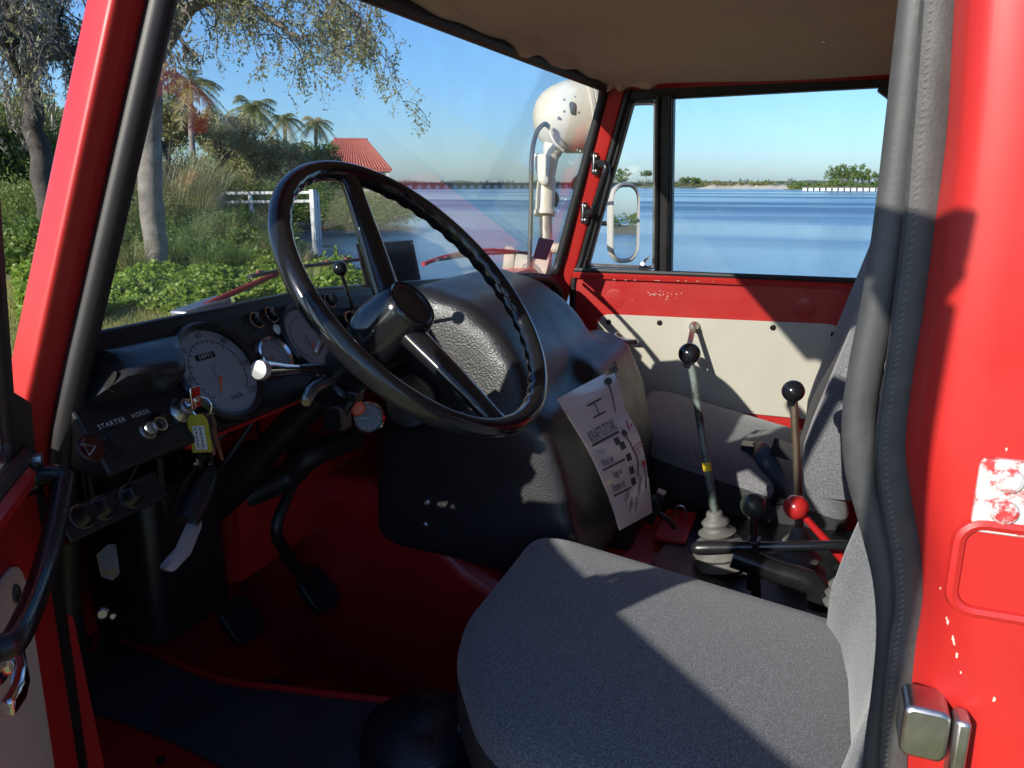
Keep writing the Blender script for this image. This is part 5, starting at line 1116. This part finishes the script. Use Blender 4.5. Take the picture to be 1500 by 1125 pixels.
T.limb([tp_(238, 130, D), tp_(228, 60, D), tp_(240, 0, D - .5), tp_(270, -50, D - 1)], .12, .05, 8, 10, 1.2, .7)
T.limb([tp_(275, 55, D - .4), tp_(262, 10, D - .8), tp_(285, -30, D - 1)], .09, .04, 7, 8, 1.1, .7)
T.done('leaning_tree', 'pale barked tree with long feathery boughs over the water', b_, BARK, LF_PALE, 3, .12, .07, droop=.5)
# round crowned trees behind
def blobtree(px, d, top_py, wid, seed, label, group, lm):
    T = Tree(seed); b = gp(px, d); b[2] = float(gh_(b[0], b[1])) - .1; H = zpx(top_py, d)
    T.limb([b, b + [.2, .1, H * .35], b + [.0, .3, H * .55]], .22, .14, 8)
    for k in range(7):
        a = k * .9 + T.rs.rand(); r = wid * (.4 + .5 * T.rs.rand()); T.limb([b + np.array([0, .3, H * (.4 + .15 * T.rs.rand())]), b + np.array([r * .6 * math.cos(a), r * .6 * math.sin(a), H * .68]), b + np.array([r * math.cos(a), r * math.sin(a), H * (.72 + .22 * T.rs.rand())])], .09, .03, 6, 6, wid * .4, .1, .4, 1)
    T.done('tree', label, b, BARKD, lm, 10, .45, .24, group=group)
for i, (px_, d_, ty, wd, lm) in enumerate(((330, 55, 168, 2.6, LF_PALE), (365, 60, 205, 2.4, LF_OLIVE), (455, 62, 205, 2.4, LF_MID), (488, 66, 208, 2.2, LF_OLIVE), (410, 58, 215, 2.4, LF_PALE), (255, 50, 150, 2.4, LF_OLIVE), (15, 40, 150, 2.5, LF_OLIVE), (110, 44, 185, 2.6, LF_MID))):
    blobtree(px_, d_, ty, wd, 20 + i, 'round crowned green tree standing between the palms' if px_ > 200 else 'round crowned olive tree behind the mossy oak', 'trees between the palms' if px_ > 200 else 'trees behind the mossy oak', lm)
# palms
def palm(px, d, top_py, frond, n, label, seed, lean=0.0, rust=False):
    rs = np.random.RandomState(seed); b = gp(px, d); b[2] = float(gh_(b[0], b[1])) - .1; top = tp_(px + lean, top_py, d); P_ = empty('palm_tree', tuple(b)); tag(P_, label, 'palm tree')
    m = MB(); mid = (b + top) / 2 + np.array([.15, .1, 0]); pts = catmull([b, mid, top], 8); m.tube(pts, list(np.linspace(.20, .13, len(pts)) * (1 + .06 * np.sin(np.arange(len(pts)) * 2.0))), 10); o = m.build('trunk', BARK, P_, origin=b); o.location = (0, 0, 0)
    for k in range(n):
        a = 2.4 * k + rs.rand() * .4; el = .95 - 1.5 * (k / n) + rs.normal() * .1; L = frond * (.85 + .3 * rs.rand()); dh = np.array([math.cos(a), math.sin(a), 0]); Vs = []; Fs = []; c = 0; sp = []
        for q in range(15): u_ = q / 14; sp.append(top + dh * L * (u_ * math.cos(el) * (1 - .1 * u_)) + np.array([0, 0, L * (math.sin(el) * u_ - .62 * u_ * u_)]))
        sd2 = np.array([-dh[1], dh[0], 0])
        for q in range(1, 15):
            t = nrm(sp[q] - sp[q - 1]); ll = L * .30 * math.sin(math.pi * (.12 + .80 * q / 14)) + .04
            for sg in (-1, 1):
                for j in range(3):
                    p = sp[q - 1] + (sp[q] - sp[q - 1]) * j / 3; tip = p + (sd2 * sg * .85 + t * .55 + np.array([0, 0, -.45 + .2 * rs.normal()])) * ll; w2 = t * .025 * frond / 2
                    Vs += [p - w2, p + w2, tip]; Fs.append((c, c + 1, c + 2)); c += 3
        for q in range(14): Vs += [sp[q] - sd2 * .02, sp[q] + sd2 * .02, sp[q + 1]]; Fs.append((c, c + 1, c + 2)); c += 3
        npmesh('frond', np.array(Vs) - b, np.array(Fs), (LF_DRY if (rust and k < 6) or k > n - 4 else LF_PALM), P_)
palm(292, 48, 140, 2.3, 22, 'broad shaggy palm close to the pale leaning tree', 31)
palm(380, 58, 168, 2.3, 22, 'tall palm with tan hanging fronds left of the slim palm', 32)
palm(424, 64, 182, 1.9, 17, 'slim palm between the two fuller palms', 33)
palm(468, 66, 186, 1.9, 18, 'palm with rust brown young fronds nearest the red roofed house', 34, rust=True)

# ---- white rail on posts at the water's edge
fr = gp(390, 38); RAIL = empty('white_rail', (fr[0], fr[1], -.6)); tag(RAIL, 'white two-bar rail standing by the water behind the shrubs', 'rail'); ro = np.array(RAIL.location)
WHT = pm('white_timber', (.62, .61, .58), .6, var=.1, vscale=2)
def rb2(p, q, th, nm, mt=WHT):
    m = MB(); d = nrm(np.array(q) - np.array(p)); s_ = nrm(np.cross(d, [0, 0, 1.0])) if abs(d[2]) < .9 else np.array([1, 0, 0]); u_ = np.cross(s_, d); m.rings([[np.array(e) + s_ * a * th / 2 + u_ * b * th / 2 for a, b in ((-1, -1), (1, -1), (1, 1), (-1, 1))] for e in (p, q)]); o = m.build(nm, mt, RAIL, origin=ro); o.location = (0, 0, 0)
for py_ in (282, 294): rb2(tp_(320, py_, 40), tp_(462, py_ - 1, 37), .12, 'bar')
for px_ in (322, 365, 410): rb2(tp_(px_, 280, 40 - 3 * (px_ - 320) / 140), gp(px_, 40 - 3 * (px_ - 320) / 140, -.9), .14, 'post')
rb2(tp_(457, 277, 36.9), gp(457, 36.9, -.9), .22, 'post'); rb2(tp_(464, 282, 37.2), gp(464, 37.2, -.9), .12, 'post')

# ---- house with red tiled roof on the shore
HD = 88.; hb0 = gp(527, HD, 0); a_ = azpx(535); f_ = np.array([math.sin(a_), -math.cos(a_), 0]); s_ = np.array([-math.cos(a_), -math.sin(a_), 0]) * -1
s_ = np.array([math.cos(a_ + math.pi), math.sin(a_ + math.pi), 0])                      # towards the right in the picture
HS = empty('waterside_house', tuple(hb0)); tag(HS, 'waterside house with red tiled hip roof standing on posts', 'house')
def hp_(r, f, z): return hb0 + s_ * r + f_ * f + np.array([0, 0, z])
def hm(mb, nm, mt, **k):
    o = mb.build(nm, mt, HS, origin=hb0, **k); o.location = (0, 0, 0); return o
ze = zpx(250, HD); zr = zpx(208, HD)
TILE = pm('roof_tile', (.42, .12, .085), .7, var=.2, vscale=3)
m = MB(); e0, e1, g0, g1 = -5.0, 3.3, -3.0, 5.0
m.add([hp_(e0, g0, ze), hp_(e1, g0, ze), hp_(e1, g1, ze), hp_(e0, g1, ze), hp_(e0 + 2.6, 1, zr), hp_(e1 - 2.4, 1, zr), hp_(e0, g0, ze - .2), hp_(e1, g0, ze - .2), hp_(e1, g1, ze - .2), hp_(e0, g1, ze - .2)], [(0, 1, 5, 4), (1, 2, 5), (2, 3, 4, 5), (3, 0, 4), (0, 6, 7, 1), (1, 7, 8, 2), (2, 8, 9, 3), (3, 9, 6, 0), (6, 9, 8, 7)]); RF = hm(m, 'roof', TILE, smooth=False)
mm = MB()
for k in range(26):                                             # tile courses down the front slope
    u_ = (k + .5) / 26; p = hp_(e0 + (e1 - e0) * u_, g0, ze + .03); q = hp_(e0 + 2.6 + (e1 - 2.4 - e0 - 2.6) * u_, 1, zr + .03); mm.tube([p, q], .09, 6)
o = mm.build('tile_rolls', TILE, RF, origin=hb0); o.location = (0, 0, 0); o['kind'] = 'stuff'
mm = MB()
for k in range(14): p = hp_(e0 + 2.6 + (e1 - e0 - 5.0) * k / 13, 1, zr + .08); mm.ball(p, .14, 8, (1, 1, .8))
o = mm.build('ridge_tiles', TILE, RF, origin=hb0); o.location = (0, 0, 0)
for q in (hp_(e0, g0, ze), hp_(e1, g0, ze), ):
    mm = MB(); mm.tube([q, hp_(e1 - 2.4 if q is not None and np.allclose(q, hp_(e1, g0, ze)) else e0 + 2.6, 1, zr)], .10, 6); o = mm.build('hip_tiles', TILE, RF, origin=hb0); o.location = (0, 0, 0)
HWALL = pm('house_wall', (.55, .54, .50), .8, var=.08)
m = MB(); m.rings([[hp_(e0 + .6, g0 + .6, z), hp_(e1 - .6, g0 + .6, z), hp_(e1 - .6, g1 - .6, z), hp_(e0 + .6, g1 - .6, z)] for z in (.9, ze - .05)]); hm(m, 'wall', HWALL)
DKW = pm('window_dark', (.03, .035, .04), .15)
for r_ in (-3.4, -1.7, 0.0, 1.6):
    m = MB(); m.rings([[hp_(r_, g0 + .55, z), hp_(r_ + 1.0, g0 + .55, z), hp_(r_ + 1.0, g0 + .62, z), hp_(r_, g0 + .62, z)] for z in (1.3, ze - .5)]); wi = hm(m, 'window', HWALL); m = MB(); m.rings([[hp_(r_ + .1, g0 + .52, z), hp_(r_ + .9, g0 + .52, z), hp_(r_ + .9, g0 + .56, z), hp_(r_ + .1, g0 + .56, z)] for z in (1.4, ze - .6)]); o = m.build('pane', DKW, wi, origin=hb0); o.location = (0, 0, 0)
for r_ in (e0 + .5, -1.2, 1.2, e1 - .4):
    m = MB(); m.rings([[hp_(r_ + a, g0 + .3 + b, z) for a, b in ((-.12, -.12), (.12, -.12), (.12, .12), (-.12, .12))] for z in (-2.2, ze - .1)]); hm(m, 'post', WHT)
m = MB(); m.rings([[hp_(e0, g0 + .1, z), hp_(e1 + .2, g0 + .1, z), hp_(e1 + .2, g1, z), hp_(e0, g1, z)] for z in (.6, .9)]); hm(m, 'deck', WHT)
m = MB(); m.rings([[hp_(e0, g0 + .1, z), hp_(e1 + .2, g0 + .1, z), hp_(e1 + .2, g0 + .2, z), hp_(e0, g0 + .2, z)] for z in (1.75, 1.9)]); hm(m, 'balcony_rail', WHT)

# ---- far bridges and far shore
CONC = pm('concrete_far', (.72, .71, .68), .85, var=.05)
DECKM = pm('deck_far', (.16, .15, .14), .85)
def bridge(px0, px1, d0, d1, zdk, zt_, np_, label, pier_w, name='bridge'):
    A = gp(px0, d0); B = gp(px1, d1); b = (A + B) / 2; b[2] = wz - .3; E_ = empty(name, tuple(b)); tag(E_, label, 'bridge'); d = nrm(B - A); s = np.array([-d[1], d[0], 0]); m = MB()
    m.rings([[e + s * 3 + [0, 0, zdk], e - s * 3 + [0, 0, zdk], e - s * 3 + [0, 0, zt_], e + s * 3 + [0, 0, zt_]] for e in (A, B)]); o = m.build('deck', DECKM, E_, origin=b); o.location = (0, 0, 0)
    for k in range(np_):
        c = A + (B - A) * (k + .5) / np_; m = MB(); m.rings([[c + d * pier_w * a + s * 2.6 * bb + [0, 0, z] for a, bb in ((-1, -1), (1, -1), (1, 1), (-1, 1))] for z in (wz - .3, zdk)]); o = m.build('pier', CONC, E_, origin=b); o.location = (0, 0, 0)
bridge(560, 1010, 420, 640, 1.5, 2.7, 46, 'long low bridge on white piers crossing the bay behind the lamp', 1.1)
bridge(1176, 1420, 330, 330, .65, .85, 26, 'low causeway on white piles in front of the tree clump', .75)
FARM = pm('far_land', (.13, .14, .09), .95, var=.3, vscale=.05)
SAND = pm('far_sand', (.48, .42, .32), .95, var=.15, vscale=.08)
def farland(px0, px1, d, h, mat, name, n=40, dep=60, seed=1):
    rs = np.random.RandomState(seed); rows = []
    for k in range(n + 1):
        px_ = px0 + (px1 - px0) * k / n; e = min(1, 6 * min(k / n, 1 - k / n) + .02); hk = h * e * (.6 + .6 * rs.rand()); rows.append([gp(px_, d - dep * .1 * e, wz - .3), gp(px_, d, wz + hk * .5), gp(px_, d + dep * .5, wz + hk), gp(px_, d + dep, wz - .3)])
    m = MB(); P_ = rows; m.add([p for r in P_ for p in r], [(i * 4 + j, i * 4 + j + 1, (i + 1) * 4 + j + 1, (i + 1) * 4 + j) for i in range(n) for j in range(3)]); o = m.build(name, mat, None); o['kind'] = 'structure'; return o
farland(-400, 2400, 1500, 9, FARM, 'far_shore', 120, 300, 1)
farland(800, 1260, 560, 1.8, FARM, 'far_bank', 50, 60, 2); farland(1020, 1175, 470, 2.2, SAND, 'sand_spit', 30, 40, 3); farland(1150, 1600, 380, 2.0, FARM, 'far_bank', 30, 60, 4)
# rear bank seen in the wing mirror
rk = np.random.RandomState(12); m = MB(); rows = []
for k in range(31):
    u_ = k / 30; e = min(1, 5 * min(u_, 1 - u_) + .02); x_ = -70 - 30 * math.sin(u_ * 3); y_ = -16 - 50 * u_; hk = 1.1 * e * (.7 + .5 * rk.rand()); rows.append([(x_ + 8, y_, wz - .3), (x_ + 4, y_, wz + hk * .7), (x_ - 10, y_, wz + hk), (x_ - 22, y_, wz - .3)])
m.add([p for r in rows for p in r], [(i * 4 + j, i * 4 + j + 1, (i + 1) * 4 + j + 1, (i + 1) * 4 + j) for i in range(30) for j in range(3)]); o = m.build('rear_bank', FARM, None); o['kind'] = 'structure'
C = [np.array([-74 - 30 * math.sin(u_ * 3) + rk.normal() * 3, -16 - 50 * u_, wz + .6 + 1.6 * rk.rand()]) for u_ in np.linspace(.05, .95, 240)]
V, F = leaves(C, 40, np.array([1.0, 1.0, .7]), .35, rk, .7); o = npmesh('rear_bank_scrub', V, F, LF_MID); tag(o, 'green scrub on the rear bank seen in the wing mirror', 'scrub', None, 'stuff')
# far tree line (reads as one mass) and the trees that stand out of it
def fartrees(px0, px1, d, h0, h1, n, seed, sz, label, mt=LF_OLIVE):
    rs = np.random.RandomState(seed); C = []
    for k in range(n):
        px_ = rs.uniform(px0, px1); dd = d * (1 + .05 * rs.rand()); H = (h0 + (h1 - h0) * rs.rand() ** 2) * (.6 + .4 * math.sin(px_ * .045 + seed) ** 2); p = gp(px_, dd, 0)
        for q in range(5): C.append(p + np.array([rs.normal() * H * .35, rs.normal() * H * .35, wz + H * (q + .6) / 5]))
    V, F = leaves(C, 9, sz, sz * .9, rs, .8); o = npmesh('far_tree_line', V, F, mt); tag(o, label, 'trees', None, 'stuff')
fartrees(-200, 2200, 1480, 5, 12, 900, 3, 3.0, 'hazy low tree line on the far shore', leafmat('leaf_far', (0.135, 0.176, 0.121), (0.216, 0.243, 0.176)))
fartrees(815, 990, 570, 2.0, 4.2, 160, 4, 1.1, 'olive scrub on the far bank behind the lamp and quarter window'); fartrees(985, 1130, 575, 2.0, 5.5, 140, 5, 1.2, 'low scrub behind the sand spit')
fartrees(1160, 1320, 385, 2.0, 4.5, 150, 6, 1.0, 'bushy scrub under the clump of far trees', LF_MID)
def fartree(px, d, top, wid, seed, label, group=None, pal=False):
    rs = np.random.RandomState(seed); b = gp(px, d, wz + .4); H = zpx(top, d) - b[2]; T = empty('far_tree', tuple(b)); tag(T, label, 'tree', group); m = MB(); m.tube([b, b + [0, 0, H * .7]], [H * .03, H * .015], 6); o = m.build('trunk', BARKD, T, origin=b); o.location = (0, 0, 0); C = []
    for k in range(26): a = rs.rand() * 6.28; r = wid * rs.rand() ** .6; C.append((r * math.cos(a), r * math.sin(a), H * ((.72 if pal else .35) + (.25 if pal else .6) * rs.rand() * (1 - .4 * (r / wid) ** 2))))
    V, F = leaves(C, 26, np.array([wid * .3, wid * .3, H * .10]), wid * .22, rs, .6); npmesh('crown', V, F, LF_MID if not pal else LF_DARK, T)
for i, (px_, tp2, wd) in enumerate(((1218, 244, 3.2), (1228, 240, 3.4), (1240, 242, 3.6), (1250, 243, 3.6), (1262, 243, 3.4), (1272, 248, 3.0), (1285, 254, 2.8))): fartree(px_, 392, tp2, wd, 50 + i, 'feathery tree in the clump behind the causeway', 'clump of trees behind the causeway')
fartree(946, 560, 251, 4, 70, 'lone palm shaped tree on the far bank beside the quarter window post', None, True); fartree(912, 560, 247, 6, 71, 'wide round tree on the far bank above the wing mirror'); fartree(1002, 560, 258, 4, 72, 'small tree just past the quarter window post'); fartree(1018, 560, 260, 5, 73, 'small broad tree above the sand spit')
